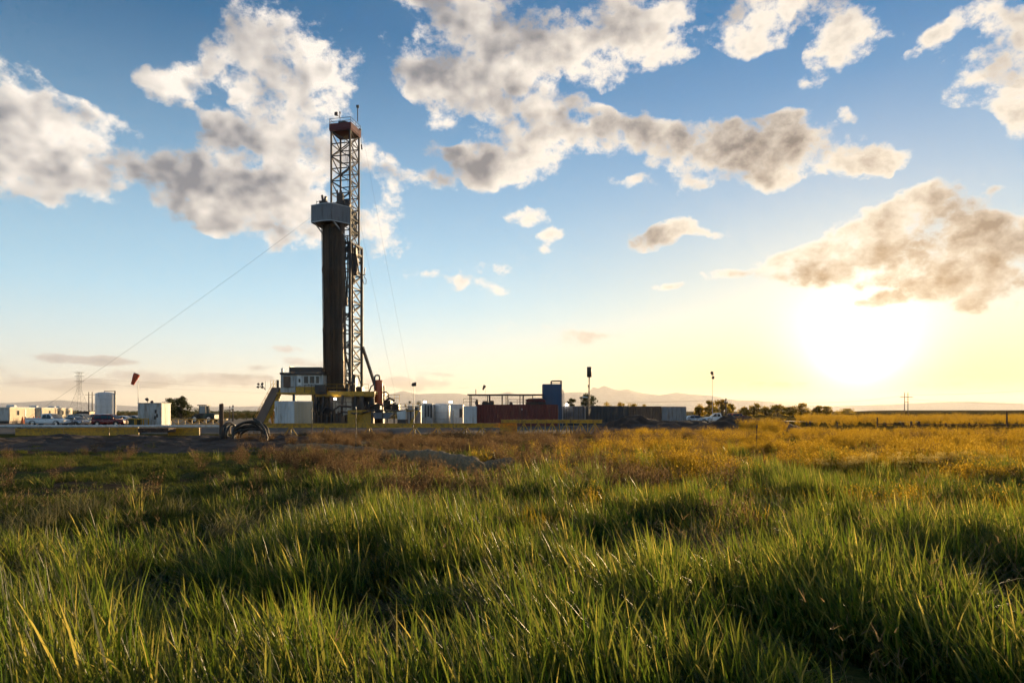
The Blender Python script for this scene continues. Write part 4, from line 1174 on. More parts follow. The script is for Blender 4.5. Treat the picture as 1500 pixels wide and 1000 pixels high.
# flat yellow mats and plates along the left edge
for (p0, p1, y0, y1, lab) in ((22, 92, 627.6, 632.2, 'yellow steel plate half buried along the left soil bank'), (93, 160, 626.8, 635, 'yellow steel plate in front of the white pickup'), (161, 203, 626.4, 638, 'tilted yellow steel plate in front of the white cabinet'), (246, 292, 627.0, 632.5, 'short yellow steel plate right of the white cabinet')):
    t = thing('steel_sheet', (ax((p0 + p1) / 2, 62), 62, 0), lab, 'steel plate')
    b = MB(); b.slab([Vector((ax(p0, 62), 62, -.1)), Vector((ax(p1, 62), 62, -.1)), at(p1, y0, 62), at(p0, y0 + .6, 62)], (0, 1, 0), .09); b.build('plate', M_yellow, t, .015)
    b = MB(); b.beam(at(p0, y0 + .4, 61.9), at(p1, y0 - .2, 61.9), .1); b.build('edge', M_yellow, t)
o = MB().tube([at(x, 624.0, 66) for x in (-80, 60, 200, 330, 345)], .12, 10).build('white_pipeline', M_white); tag(o, 'long white pipe lying along the front edge of the pad on the left', 'pipe')
for p in range(-60, 340, 44):
    x = ax(p, 66); o = MB().box(x - .1, x + .1, 65.85, 66.15, .012, az_(624, 66) - .11).build('pipe_block', M_wood); tag(o, 'wooden block under the long white pipe', 'block', 'blocks under the white pipe')
t = thing('timber_mat', (ax(222, 60), 60, 0), 'dark timber mat under the white pipe below the white cabinet', 'timber mat')
for i in range(5):
    b = MB(); b.box(ax(202 + 9 * i, 60), ax(210.3 + 9 * i, 60), 60, 61.4, az_(633, 60), az_(626.6, 60)); b.build('plank', M_wood, t, .02)

# ---- white cabinet with lamps, wind sock, yellow cage
t = thing('site_cabinet', (ax(219, 96), 97, .012), 'tall white steel cabinet with dark lamps on its roof, below the windsock', 'cabinet')
b = MB(); b.box(ax(202.3, 96), ax(236.6, 96), 96, 98.6, .012, az_(590.6, 96)); b.build('housing', M_white2, t, .04)
for (p0, p1) in ((203.3, 219), (219.6, 235.6)):
    b = MB(); b.box(ax(p0, 96), ax(p1, 96), 95.94, 95.997, .25, az_(591.6, 96)); b.build('door', M_white2, t)
b = MB(); b.box(ax(201.6, 96), ax(237.2, 96), 95.85, 98.75, az_(590.6, 96), az_(590.6, 96) + .07); b.build('roof', M_white2, t)
for (px, py, w) in ((215.3, 585, .36), (222.5, 588.8, .3)):
    q = at(px, py, 96.6); b = MB(); b.M = Matrix.Translation(q) @ Matrix.Rotation(R(50), 4, 'Y'); b.lathe((0, 0, 0), [(0, .22), (w * .6, .18), (w * .75, -.1), (0, -.14)], 10); b.build('lamp_head', M_dark, t)
    b = MB(); b.beam((q.x + .1, 96.6, az_(590.6, 96) + .07), q, .06); b.build('lamp_post', M_dark, t)
b = MB()
for (px, py) in ((228, 602), (230, 608), (227, 611)): q = at(px, py, 95.9); b.box(q.x - .12, q.x + .12, 95.86, 95.935, q.z - .3, q.z + .2)
b.build('hasp', M_dark, t)
def windsock(px, y_top, y_base, d, label, size, tip):
    x = ax(px, d); t = thing('windsock', (x, d, .012), label, 'windsock')
    b = MB(); b.tube([(x, d, .0), (x, d, az_(y_top, d))], [.05 * size, .03 * size], 7); b.build('pole', M_steel, t)
    c = Vector((x - .15 * size, d, az_(y_top, d) - .2 * size)); e = c + Vector(tip)
    b = MB(); secs = [c.lerp(e, f) + Vector((0, 0, -.25 * f * f * size)) for f in (0, .12, .4, .7, 1)]
    b.tube(secs, [.36 * size, .42 * size, .36 * size, .28 * size, .22 * size], 14, cap=False)
    b.build('sock', M_sock if size > .8 else M_dark, t)
    b = MB(); dr = (e - c).normalized(); s = dr.cross(Vector((0, 1, 0))).normalized()
    b.tube([c + (s * math.cos(a) + dr.cross(s) * math.sin(a)) * .37 * size for a in np.linspace(0, 6.283, 15)], .03 * size, 6, cap=False); b.build('hoop', M_dark, t)
windsock(202.4, 545.5, 590, 95.4, 'limp orange red windsock on a thin pole beside the white cabinet', 1.0, (-.55, -.2, -1.25))
windsock(711, 563.6, 577, 104.6, 'tiny dark windsock on a thin pole behind the flat canopy', .55, (-.3, .1, -.5))
t = thing('yellow_cage', (ax(196, 94), 94, .012), 'low yellow steel cage beside the left edge of the white cabinet', 'steel cage')
b = MB()
x0, x1 = ax(186, 94), ax(210, 94)
for x in (x0, ax(197.5, 94), ax(199.5, 94), x1):
    for dd in (94, 95.3): b.beam((x, dd, .012), (x, dd, az_(613.4, 94)), .12)
for dd in (94, 95.3): b.beam((x0, dd, az_(613.4, 94)), (x1, dd, az_(613.4, 94)), .14); b.beam((x0, dd, .12), (x1, dd, .12), .12)
b.build('frame', M_yellow, t)
b = MB(); b.box(ax(187, 94), ax(199, 94), 94.1, 95.2, .15, az_(612, 94)); b.build('engine', M_machine, t, .06)

# ---- office trailers, seen on the sunlit long side
def trailer(u0, u1, label, nw):
    A, B = Vector((ax(14, 120), 120, 0)), Vector((ax(111, 171), 171, 0))
    p, q = A.lerp(B, u0), A.lerp(B, u1); dirv = (q - p).normalized(); nrm = Vector((dirv.y, -dirv.x, 0))
    L = (q - p).length; Wd = 3.6; z0, z1 = .45, az_(597, 120)
    M4 = Matrix(((dirv.x, nrm.x, 0, p.x), (dirv.y, nrm.y, 0, p.y), (0, 0, 1, 0), (0, 0, 0, 1)))
    t = thing('office_trailer', (p.x, p.y, .012), label, 'trailer')
    b = MB(M4); b.box(0, L, -Wd, 0, z0, z1); b.build('wall', M_beige, t, .03)
    k = int(L / .6)
    for i in range(k):
        b = MB(M4); b.box(i * L / k + .03, (i + 1) * L / k - .03, .003, .03, z0 + .1, z1 - .25); b.build('siding_panel', M_beige, t)
    b = MB(M4); b.box(-.1, L + .1, -Wd - .1, .12, z1, z1 + .12); b.build('roof', M_trim, t)
    b = MB(M4); b.box(.2, L - .2, -Wd + .2, -.1, .012, z0); b.build('skirting', M_dark, t)
    b = MB(M4); b.box(-.03, -.003, -Wd + .1, -.1, z0 + .05, z1 - .05); b.build('end_wall', M_white2, t)
    for f in nw['door']:
        d_ = MB(M4); d_.box(L * f, L * f + 1.0, .032, .09, z0 + .1, z0 + 2.1); d_ = d_.build('door', M_trim, t)
        b = MB(M4); b.box(L * f + .8, L * f + .88, .092, .13, z0 + 1.0, z0 + 1.1); b.build('handle', M_dark, d_)
        b = MB(M4); b.box(L * f - .2, L * f + 1.3, .1, 1.3, .012, .25); b.box(L * f - .2, L * f + 1.3, .1, .8, .25, .45); b.build('steps', M_wood, t)
    for f in nw['window']:
        w = MB(M4); w.box(L * f, L * f + 1.5, .032, .08, z0 + .95, z0 + 1.95); w = w.build('window', M_trim, t)
        for s in (0, 1):
            b = MB(M4); b.box(L * f + .08 + .7 * s, L * f + .7 + .7 * s, .083, .1, z0 + 1.02, z0 + 1.88); b.build('pane', M_glass, w)
    for f in nw['unit']:
        b = MB(M4); b.box(L * f, L * f + 1.6, -2.2, -.9, z1 + .12, z1 + .55); b.build('air_unit', M_white, t, .12)
trailer(0.0, 0.30, 'nearest beige office trailer with shaded end wall at the left edge', {'door': [.56], 'window': [.25], 'unit': [.4]})
trailer(0.315, 0.60, 'middle beige office trailer behind the white pickup', {'door': [.22], 'window': [.65], 'unit': [.3]})
trailer(0.615, 0.93, 'farthest beige office trailer with several windows, left of the silo', {'door': [.85], 'window': [.1, .35, .6], 'unit': [.2, .5]})
for i, (px, d, lab) in enumerate(((33, 119, 'leftmost orange traffic cone in front of the nearest trailer'), (37, 124, 'second orange traffic cone in front of the nearest trailer'), (49, 126, 'orange traffic cone behind the bed of the white pickup, left one'), (53.5, 127, 'orange traffic cone behind the bed of the white pickup, middle one'), (58.5, 128, 'orange traffic cone behind the bed of the white pickup, right one'))):
    t = thing('traffic_cone', (ax(px, d), d, .012), lab, 'traffic cone')
    b = MB(); b.lathe((ax(px, d), d, .06), [(.32, 0), (.30, .03), (.07, 1.15), (0, 1.17)], 12); b.build('cone', M_cone, t)
    b = MB(); b.box(ax(px, d) - .38, ax(px, d) + .38, d - .38, d + .38, .014, .06); b.build('base', M_rubber, t)

# ---- silo with gantry
t = thing('silo', (ax(155, 150), 150, .012), 'white upright storage silo with domed top and pipe gantry, behind the cars', 'silo')
x = ax(154.8, 150); zt_ = az_(577.5, 150)
b = MB(); b.lathe((x, 150, 0), [(2.02, .012), (2.02, zt_), (1.9, zt_ + .22), (1.3, zt_ + .42), (.5, zt_ + .52), (0, zt_ + .54)], 36); b.build('shell', M_white, t)
b = MB()
for z in (1.6, 3.2, 4.8): b.lathe((x, 150, 0), [(2.02, z - .03), (2.05, z - .03), (2.05, z + .03), (2.02, z + .03)], 36)
b.build('seam', M_white2, t)
b = MB(); b.beam(at(153, 572.6, 150), at(169, 572.6, 150), .13); b.beam(at(168.4, 572.3, 150), Vector((ax(168.4, 150), 150, .012)), .2); b.beam(at(153.2, 572.6, 150), at(153.2, 576, 150), .12); b.build('gantry', M_pole, t)

# ---- parked vehicles
def wheel(t, M4, x, y, r, w=.24):
    g = MB(M4); s = 1 if y > 0 else -1
    n = 20; secs = []
    for (rr, yy) in ((r * .62, -w/2), (r * .95, -w/2), (r, -w * .3), (r, w * .3), (r * .95, w/2), (r * .62, w/2)):
        secs.append([(x + rr * math.cos(2*math.pi*k/n), y + yy, r + rr * math.sin(2*math.pi*k/n)) for k in range(n)])
    g.loft(secs, close=True); ty = g.build('wheel', M_rubber, t)
    h = MB(M4); h.tube([(x, y + s * w * .30, r), (x, y + s * (w / 2 + .012), r)], [r * .60, r * .56], 14); h.build('rim', M_chrome, ty)
def ring(x, hw, z0, z1, rnd=.10):
    return [(x, -hw + rnd * .4, z0), (x, -hw, z0 + rnd), (x, -hw, z1 - rnd), (x, -hw + rnd, z1), (x, hw - rnd, z1), (x, hw, z1 - rnd), (x, hw, z0 + rnd), (x, hw - rnd * .4, z0)]
def vehicle(kind, px, d, heading, paint, label, cat, L=4.8):
    """heading: degrees, 0 = nose to the right (+X)"""
    M4 = Matrix.Translation((ax(px, d), d, .012)) @ Matrix.Rotation(R(heading), 4, 'Z')
    t = thing(kind, (ax(px, d), d, .012), label, cat)
    h = L / 2
    if kind == 'pickup_truck':
        body = [(-h, .84, .55, 1.02), (-h + .08, .93, .48, 1.10), (-.35, .96, .40, 1.10), (.9, .96, .40, 1.12), (1.35, .96, .42, 1.14), (h - .5, .92, .44, 1.06), (h - .08, .86, .48, .98), (h, .78, .56, .88)]
        cab = [(-.55, .86, 1.08, 1.12), (-.38, .80, 1.08, 1.80), (.1, .79, 1.08, 1.86), (.75, .78, 1.08, 1.82), (1.45, .86, 1.08, 1.14)]
        wh, r, belt = (-h + 1.15, h - 1.0), .39, 1.12
        sides = [((-.30, 1.14), (.28, 1.14), (.28, 1.74), (-.22, 1.70)), ((.36, 1.14), (1.22, 1.14), (.72, 1.70), (.36, 1.74))]
        ws, rw = ((1.42, 1.16), (.78, 1.76)), ((-.53, 1.16), (-.41, 1.72))
    elif kind == 'sport_utility_vehicle':
        body = [(-h, .80, .5, .95), (-h + .1, .90, .42, 1.02), (-1.0, .93, .36, 1.06), (1.0, .93, .36, 1.06), (h - .5, .88, .38, 1.0), (h - .06, .80, .44, .88), (h, .72, .52, .80)]
        cab = [(-h + .08, .84, 1.0, 1.04), (-h + .35, .78, 1.0, 1.68), (-.6, .77, 1.0, 1.74), (.45, .75, 1.0, 1.70), (1.25, .84, 1.0, 1.06)]
        wh, r, belt = (-h + .95, h - .95), .36, 1.05
        sides = [((-h + .42, 1.08), (-1.0, 1.08), (-1.0, 1.60), (-h + .52, 1.56)), ((-.92, 1.08), (.05, 1.08), (.05, 1.62), (-.92, 1.62)), ((.13, 1.08), (1.02, 1.08), (.48, 1.58), (.13, 1.61))]
        ws, rw = ((1.22, 1.08), (.50, 1.63)), ((-h + .10, 1.08), (-h + .32, 1.58))
    else:
        body = [(-h, .72, .5, .86), (-h + .1, .84, .40, .94), (-1.0, .88, .32, .96), (1.0, .88, .32, .95), (h - .5, .84, .34, .86), (h - .06, .74, .40, .74), (h, .64, .46, .66)]
        cab = [(-1.75, .80, .90, .94), (-1.0, .70, .90, 1.36), (-.3, .69, .90, 1.44), (.35, .69, .90, 1.40), (1.25, .80, .90, .96)]
        wh, r, belt = (-h + .95, h - .9), .32, .95
        sides = [((-1.35, .98), (-.38, .98), (-.38, 1.34), (-.98, 1.30)), ((-.30, .98), (1.0, .98), (.40, 1.31), (-.30, 1.35))]
        ws, rw = ((1.22, .98), (.40, 1.35)), ((-1.70, .98), (-1.05, 1.31))
    b = MB(M4); b.loft([ring(*s) for s in body]); b.build('body', paint, t)
    b = MB(M4); b.loft([ring(*s, rnd=min(.10, (s[3] - s[2]) * .45)) for s in cab]); b.build('cabin', paint, t)
    hw_at = lambda x, z: .90 - (z - belt) * .22 if kind != 'sedan_car' else .83 - (z - belt) * .26
    for poly in sides:
        for s in (-1, 1):
            g = MB(M4); g.slab([(x, s * (hw_at(x, z) - .02), z) for x, z in poly], (0, s, .1), .035); g.build('side_window', M_glass, t)
    hw0 = .66
    (xa, za), (xb, zb2) = ws
    g = MB(M4); g.slab([(xa, -hw0 - .06, za), (xa, hw0 + .06, za), (xb, hw0 - .04, zb2), (xb, -hw0 + .04, zb2)], (.6, 0, .8), .045); g.build('windscreen', M_glass, t)
    (xa, za), (xb, zb2) = rw
    g = MB(M4); g.slab([(xa, -hw0, za), (xa, hw0, za), (xb, hw0 - .05, zb2), (xb, -hw0 + .05, zb2)], (-.8, 0, .5), .045); g.build('rear_window', M_glass, t)
    for x in wh:
        for y in (-.82, .82): wheel(t, M4, x, y * (.95 if kind == 'sedan_car' else 1.0), r)
        g = MB(M4)
        for s in (-1, 1):
            yy = s * (.965 if kind == 'pickup_truck' else .935 if kind == 'sport_utility_vehicle' else .885)
            g.tube([(x + (r + .07) * math.cos(a), yy, r + (r + .07) * math.sin(a)) for a in np.linspace(-.1, math.pi + .1, 12)], .045, 6)
        g.build('wheel_arch', M_rubber, t)
    zl = belt - .22
    for s in (-1, 1):
        g = MB(M4); g.box(h - .16, h + .01, s * .62 - .14, s * .62 + .14, zl - .09, zl + .07); g.build('headlight', M_chrome, t, .02)
        g = MB(M4); g.box(-h - .01, -h + .14, s * .72 - .09, s * .72 + .09, zl - .12, zl + .16); g.build('tail_light', M_tail, t, .02)
        g = MB(M4); xm = ws[0][0] - .25; g.box(xm, xm + .12, s * 1.02 - .1, s * 1.02 + .1, belt + .05, belt + .23); g.build('mirror', paint, t, .03)
        g = MB(M4); g.box(.2, .36, s * .955 - .02, s * .955 + .02, belt - .18, belt - .14); g.box(-.75, -.6, s * .955 - .02, s * .955 + .02, belt - .18, belt - .14); g.build('door_handle', M_chrome, t)
    g = MB(M4); g.box(h - .05, h + .07, -.75, .75, .42, .58); g.box(-h - .07, -h + .05, -.78, .78, .46, .60); g.build('bumper', M_chrome if kind == 'pickup_truck' else paint, t, .03)
    if kind == 'pickup_truck':
        g = MB(M4); g.box(-h + .12, -.62, -.80, .80, 1.085, 1.115); g.build('bed_liner', M_rubber, t)
        g = MB(M4)
        for s in (-1, 1): g.box(-h + .06, -.56, s * .90 - .07, s * .90 + .07, 1.08, 1.24)
        g.box(-h + .03, -h + .12, -.83, .83, 1.08, 1.24); g.build('bed_wall', paint, t, .02)
    return t
vehicle('pickup_truck', 71, 97.5, -4, M_carwhite, 'white pickup truck parked in front of the beige trailers', 'pickup truck', 5.7)
vehicle('sport_utility_vehicle', 121, 106.5, -8, M_carsunlit, 'pale sport utility vehicle parked behind the silver sedan', 'car', 4.6)
vehicle('sedan_car', 111, 99.5, -22, M_carsilver, 'low silver sedan parked between pickup and maroon car', 'car', 4.3)
vehicle('sport_utility_vehicle', 162, 98.5, -3, M_carred, 'maroon car parked in front of the white silo', 'car', 4.7)
vehicle('sedan_car', 176, 113, 185, M_carwhite, 'white sedan half hidden behind the maroon car', 'car', 4.6)
vehicle('sedan_car', 193, 121, 178, M_carsilver, 'far silver sedan left of the white cabinet', 'car', 4.6)
vehicle('sport_utility_vehicle', 141, 118, 175, M_carwhite, 'white car glimpsed between the pale vehicle and the maroon car', 'car', 4.6)
vehicle('pickup_truck', 1052, 128, 172, M_carwhite, 'small white pickup behind the spoil heap near the lamp pole', 'pickup truck', 5.4)
vehicle('sedan_car', 1018, 126, 5, M_carsilver, 'low pale car behind the spoil heap right of the containers', 'car', 4.6)
vehicle('sport_utility_vehicle', 1080, 150, 20, mat('orange_car_paint', (.55, .09, .02), .3, var=.04), 'orange red vehicle beyond the right end of the spoil heap', 'car', 4.6)

# ---- wheel loader
def loader(px, d):
    M4 = Matrix.Translation((ax(px, d), d, .012)) @ Matrix.Rotation(R(176), 4, 'Z')
    t = thing('wheel_loader', (ax(px, d), d, .012), 'dark wheel loader with glazed cab parked beyond the yellow truss', 'wheel loader')
    b = MB(M4); b.loft([ring(-2.3, .8, .7, 1.5), ring(-2.1, .95, .65, 1.75), ring(-.5, .95, .65, 1.85), ring(-.2, .9, .65, 1.6)]); b.build('engine_hood', M_machine, t)
    b = MB(M4); b.box(-.2, 1.3, -.6, .6, .6, 1.35); b.box(1.2, 1.7, -.45, .45, .55, 1.7); b.build('chassis', M_machine, t, .05)
    b = MB(M4)
    for (x, y) in ((-.55, -.72), (-.55, .72), (.85, -.72), (.75, .72)): b.beam((x, y, 1.4), (x * .92, y * .95, 3.25), .11)
    b.box(-.75, 1.05, -.85, .85, 3.2, 3.38); b.box(-.6, .9, -.75, .75, 1.35, 1.75); b.build('cab_frame', M_dark, t, .03)
    for s in (-1, 1):
        g = MB(M4); g.slab([(-.45, s * .70, 1.8), (.75, s * .70, 1.8), (.68, s * .67, 3.15), (-.42, s * .67, 3.15)], (0, s, 0), .02); g.build('cab_window', mat('thin_glass', (.22, .25, .26), .1, var=.05), t)
    b = MB(M4); b.box(.0, .5, -.3, .3, 1.75, 2.3); b.beam((.05, 0, 2.2), (-.05, 0, 2.75), .4, .12); b.build('seat', M_rubber, t, .05)
    for x in (-1.35, 1.35):
        for y in (-.95, .95): wheel(t, M4, x, y, .72, .5)
    for s in (-1, 1): bar('lift_arm', t, M4 @ Vector((1.3, s * .5, 1.7)), M4 @ Vector((2.6, s * .5, .6)), .2, M_machine, .3)
    b = MB(M4)
    prof = [(2.5, 1.0), (2.45, .5), (2.6, .15), (2.95, .06), (3.4, .08), (3.4, .13), (2.95, .14), (2.7, .25), (2.58, .55), (2.6, 1.0)]
    b.loft([[(x, -1.25, z) for x, z in prof], [(x, 1.25, z) for x, z in prof]]); b.build('bucket', M_dark, t)
    b = MB(M4); b.tube([(-1.2, .5, 1.8), (-1.2, .5, 2.6)], .07, 8); b.build('exhaust', M_dark, t)
loader(300, 128)

# ---- transmission tower, power poles and lines
def tower(px, d, label):
    x = ax(px, d); H = az_(545, d); t = thing('transmission_tower', (x, d, 0), label, 'tower')
    wt_ = lambda z: (6.2 * (1 - z / (H * .58)) + 1.5) if z < H * .58 else 1.5
    zs = [0, 5, 9.5, 13.5, 17, 20, 23, 26, 29, H]
    cs = lambda z: [Vector((x + sx * wt_(z) * .82, d + sy * wt_(z) * .82, z)) for (sx, sy) in ((-1, -1), (1, -1), (1, 1), (-1, 1))]
    for z0, z1 in zip(zs, zs[1:]):
        c0, c1 = cs(z0), cs(z1)
        for k in range(4):
            bar('leg', t, c0[k], c1[k], .12, M_tower)
            bar('brace', t, c0[k], c1[(k + 1) % 4], .05, M_tower); bar('brace', t, c0[(k + 1) % 4], c1[k], .05, M_tower)
            bar('girt', t, c1[k], c1[(k + 1) % 4], .05, M_tower)
    for z in (H * .78, H * .9, H - .3):
        bar('cross_arm', t, (x - 4.2, d, z), (x + 4.2, d, z), .3, M_tower)
    return H
HT = tower(116, 600, 'tall lattice transmission tower on the skyline left of the silo')
def pole(px, d, top, label, arm=1.2, r=.16, double=False, cat='power pole'):
    x = ax(px, d); t = thing('power_pole', (x, d, 0), label, cat)
    xs = (x - .0, x + ax(750 + 5, d)) if double else (x,)
    for xx in xs:
        b = MB(); b.tube([(xx, d, -.1), (xx, d, az_(top, d))], [r, r * .7], 8); b.build('pole', M_pole, t)
    za = az_(top, d) - (.9 if not double else 1.6)
    bar('cross_arm', t, (xs[0] - arm, d - .15, za), (xs[-1] + arm, d - .15, za), .2, M_pole)
    if double: bar('cross_arm', t, (xs[0] - .2, d - .15, za - 1.6), (xs[-1] + .2, d - .15, za - 1.6), .16, M_pole)
    for s in (-.8, 0, .8):
        b = MB(); b.lathe(((xs[0] + xs[-1]) / 2 + s * (arm + (xs[-1] - xs[0]) / 2), d - .15, za + .1), [(.07, 0), (.1, .08), (.06, .16), (.09, .24), (0, .3)], 8); b.build('insulator', M_trim, t)
pole(130, 400, 574, 'twin wooden power pole between the tower and the silo', 2.0, .3, True)
pole(1325, 230, 574.5, 'twin wooden power pole in the field left of the paddock fence posts', 1.5, .15, True)
pole(336.5, 165, 594.5, 'short power pole with cross arm behind the wooden corner post', .7, .14)
pole(341.3, 150, 593.2, 'thicker bare power pole right of the short one', .2, .2)
pole(1063.4, 135, 583, 'wooden power pole in front of the trees right of the lamp pole', .35, .17)
def span(px0, y0, d0, px1, y1, d1, s, r, label):
    wire('power_line', sag(at(px0, y0, d0), at(px1, y1, d1), 20, s), r, label, 'power line')
span(-200, 560, 600, 116, 553, 600, 4, .035, 'upper power line running left from the transmission tower')
span(116, 553, 600, 760, 563, 900, 9, .04, 'upper power line running right from the transmission tower')
span(116, 560, 600, 760, 570, 900, 9, .04, 'lower power line running right from the transmission tower')
span(1063, 585, 135, 700, 580, 210, 1.2, .02, 'power line running left from the pole by the trees')
span(1063, 585, 135, 1327, 578, 230, 1.5, .02, 'power line between the pole by the trees and the twin pole')
span(1327, 578, 230, 1700, 548, 260, 2, .025, 'upper power line running right from the twin pole')
span(1327, 584, 230, 1700, 586, 300, 2, .025, 'lower power line running right from the twin pole')

# ---- paddock fence on the right
fence = thing('paddock_fence', (ax(1340, 92), 92, 0), 'low dark post and rail fence along the far edge of the weeds', 'fence')
FP = [(1182, 617.5, 100), (1187, 617.0, 99), (1227, 618, 98), (1285.5, 611, 97), (1298, 619, 97), (1324, 618.5, 96), (1335.5, 616.5, 95), (1347, 617, 95), (1386, 619, 94), (1420.5, 618.5, 93), (1475.5, 601.5, 92), (1520, 618, 92), (1570, 618, 92), (1640, 618, 92)]
for (p, y, d) in FP:
    b = MB(); w = .22 if p in (1335.5, 1347, 1187) else .15
    b.box(ax(p, d) - w / 2, ax(p, d) + w / 2, d, d + w, -.1, az_(y, d)); b.build('post', M_wood, fence, .02)
for (y, s, e) in ((621.5, 6, 14), (625.3, 3, 14), (620.5, 3, 6)):
    for (p, q) in zip(FP[s:e], FP[s + 1:e]):
        bar('rail', fence, at(p[0], y, p[2] - .03), at(q[0], y, q[2] - .03), .07, M_wood, .12)

# ---- near fence remains: corner post, steel T posts, coil of hose, straw roll
o = thing('corner_post', (ax(324, 46), 46, 0), 'thick weathered wooden corner post beside the coil of hose', 'post')
b = MB(); x = ax(324.2, 46); b.tube([(x, 46, -.1), (x + .01, 46, 1.2), (x, 46, az_(592, 46)), (x - .01, 46, az_(591.2, 46))], [.15, .14, .145, .12], 10); b.build('shaft', M_wood, o)
b = MB()
for z in (.6, 1.1, 1.6): b.lathe((x, 46, z), [(.15, -.012), (.16, 0), (.15, .012)], 10)
b.build('wire_wrap', M_cable, o)
for (p, y, d, lab) in ((457, 598, 47, 'thin steel fence post left of the mast foot'), (521.5, 595.5, 46, 'pale topped steel fence post in front of the yellow base'), (663.7, 598.5, 55, 'thin steel fence post in front of the white boxes'), (764.6, 598, 58, 'thin steel fence post in front of the red mud tank'), (836, 604, 57, 'short steel fence post in front of the skid tank'), (1108.5, 622, 34, 'short dark broken fence post among golden weeds on the right'), (605, 622, 44, 'thin low steel fence stake below the thin lamp pole')):
    t = thing('fence_post', (ax(p, d), d, 0), lab, 'fence post'); x = ax(p, d); z = az_(y, d)
    b = MB(); b.box(x - .025, x + .025, d - .006, d + .006, -.1, z - .14); b.box(x - .005, x + .005, d - .05, d - .007, -.1, z - .14); b.build('shaft', M_dark if p != 1108.5 else M_wood, t)
    b = MB(); b.box(x - .027, x + .027, d - .05, d + .01, z - .139, z); b.build('tip', M_trim if p in (521.5, 663.7, 764.6) else M_dark, t)
t = thing('hose_coil', (ax(362, 45), 45, 0), 'big coil of weathered black hose standing on edge in the weeds', 'hose')
def hoop(px, d, rx, rz, yaw, k):
    pts = []
    for a in np.linspace(0, 2 * math.pi, 37):
        u = rx * math.cos(a) * (1 + .03 * math.sin(3 * a + k)); w_ = rz * math.sin(a) * (1 + .04 * math.sin(2 * a + k))
        pts.append((ax(px, d) + u * math.cos(yaw), d + u * math.sin(yaw), rz - .05 + w_ + .02 * (k % 3)))
    b = MB(); b.tube(pts, .075, 8, cap=False); b.build('hose_turn', M_hose, t)
for k in range(9):
    hoop(365 + .6 * k + 3.0 * math.sin(k * 2.3), 44.4 + .15 * k, .96 + .16 * math.sin(k * 1.9), .66 + .13 * math.cos(k * 2.7), R(14 + 14 * math.sin(k * 1.7)), k)
for k in range(3):
    hoop(335 + 2.6 * k, 45.0 + .15 * k, .62, .74 - .05 * k, R(66 + 6 * k), k + 7)
b = MB(); pts = [at(372, 613, 44.7), at(380, 618, 44.5), at(387, 628, 44.3), at(391, 640, 44.1), at(390, 652, 43.9)]; b.tube(pts, .085, 8); b.build('hose_end', M_hose, t)
t = thing('straw_wattle', (ax(640, 27), 27, 0), 'long pale straw erosion roll lying in the weeds', 'straw roll')
def roll(pts, rad, name):
    n = 60; P = [Vector(p) for p in pts]; out = []; rs = []
    for i in range(n + 1):
        f = i / n * (len(P) - 1); k = min(int(f), len(P) - 2); u = f - k
        p0, p1, p2, p3 = P[max(k - 1, 0)], P[k], P[k + 1], P[min(k + 2, len(P) - 1)]
        q = .5 * ((2 * p1) + (p2 - p0) * u + (2 * p0 - 5 * p1 + 4 * p2 - p3) * u * u + (3 * p1 - p0 - 3 * p2 + p3) * u ** 3)
        out.append(q); rs.append(rad * (1 + .16 * math.sin(i * .9) * math.sin(i * .37)) * (.6 if i in (0, n) else 1))
    b = MB(); b.tube(out, rs, 16); return b.build(name, M_straw, t)
def gp(px, py, lift):
    d = EYE / (py - HORIZON) * FPX; x = ax(px, d); return (x, d, ground_z(x, d) + lift)
roll([gp(418, 661, .12), gp(470, 664, .16), gp(520, 668, .16), gp(570, 671, .17), gp(612, 676, .18)], .24, 'roll_section')
roll([gp(608, 678, .16), gp(632, 681, .22), gp(660, 686, .26), gp(688, 693, .2), gp(698, 697, .1)], .33, 'roll_section')
roll([gp(690, 697, .12), gp(715, 693, .17), gp(735, 691, .2), gp(748, 689, .2)], .22, 'roll_section')

# ================================================================== vegetation
def leaf_mat(name, cols, trans=0.45, rough=0.55, spec=0.3, pos_scale=0.5, through=2.4):
    """thin leaf: a share of the light passes through; cols = (deep, mid, dry)"""
    m = bpy.data.materials.new(name); m.use_nodes = True
    t = m.node_tree; t.nodes.clear(); N = NT(t)
    info = N.n('ShaderNodeObjectInfo'); geo = N.n('ShaderNodeNewGeometry')
    at_ = N.n('ShaderNodeAttribute', attribute_name='tone')
    pn = N.noise(geo.outputs['Position'], pos_scale, 3, 0.55)
    f = N.math('ADD', N.math('MULTIPLY', N.remap(pn, 0.3, 0.7), 0.55), N.math('MULTIPLY', info.outputs['Random'], 0.45))
    c = N.mix(f, cols[0], cols[1])
    c = N.mix(at_.outputs['Fac'], c, cols[2])
    p = N.n('ShaderNodeBsdfPrincipled'); N.link(c, p.inputs['Base Color'])
    p.inputs['Roughness'].default_value = rough; p.inputs['Specular IOR Level'].default_value = spec
    tr = N.n('ShaderNodeBsdfTranslucent')
    hs_ = N.n('ShaderNodeHueSaturation'); hs_.inputs['Value'].default_value = through; hs_.inputs['Saturation'].default_value = 1.08; N.link(c, hs_.inputs['Color'])
    N.link(hs_.outputs[0], tr.inputs['Color'])
    mx = N.n('ShaderNodeMixShader'); mx.inputs[0].default_value = trans
    N.link(p.outputs[0], mx.inputs[1]); N.link(tr.outputs[0], mx.inputs[2])
    o = N.n('ShaderNodeOutputMaterial'); N.link(mx.outputs[0], o.inputs['Surface'])
    return m
M_grass = leaf_mat('tall_grass_blades', ((0.006, 0.014, 0.002), (0.028, 0.038, 0.005), (0.105, 0.084, 0.024)), 0.62, 0.42, 0.42, through=7.0)
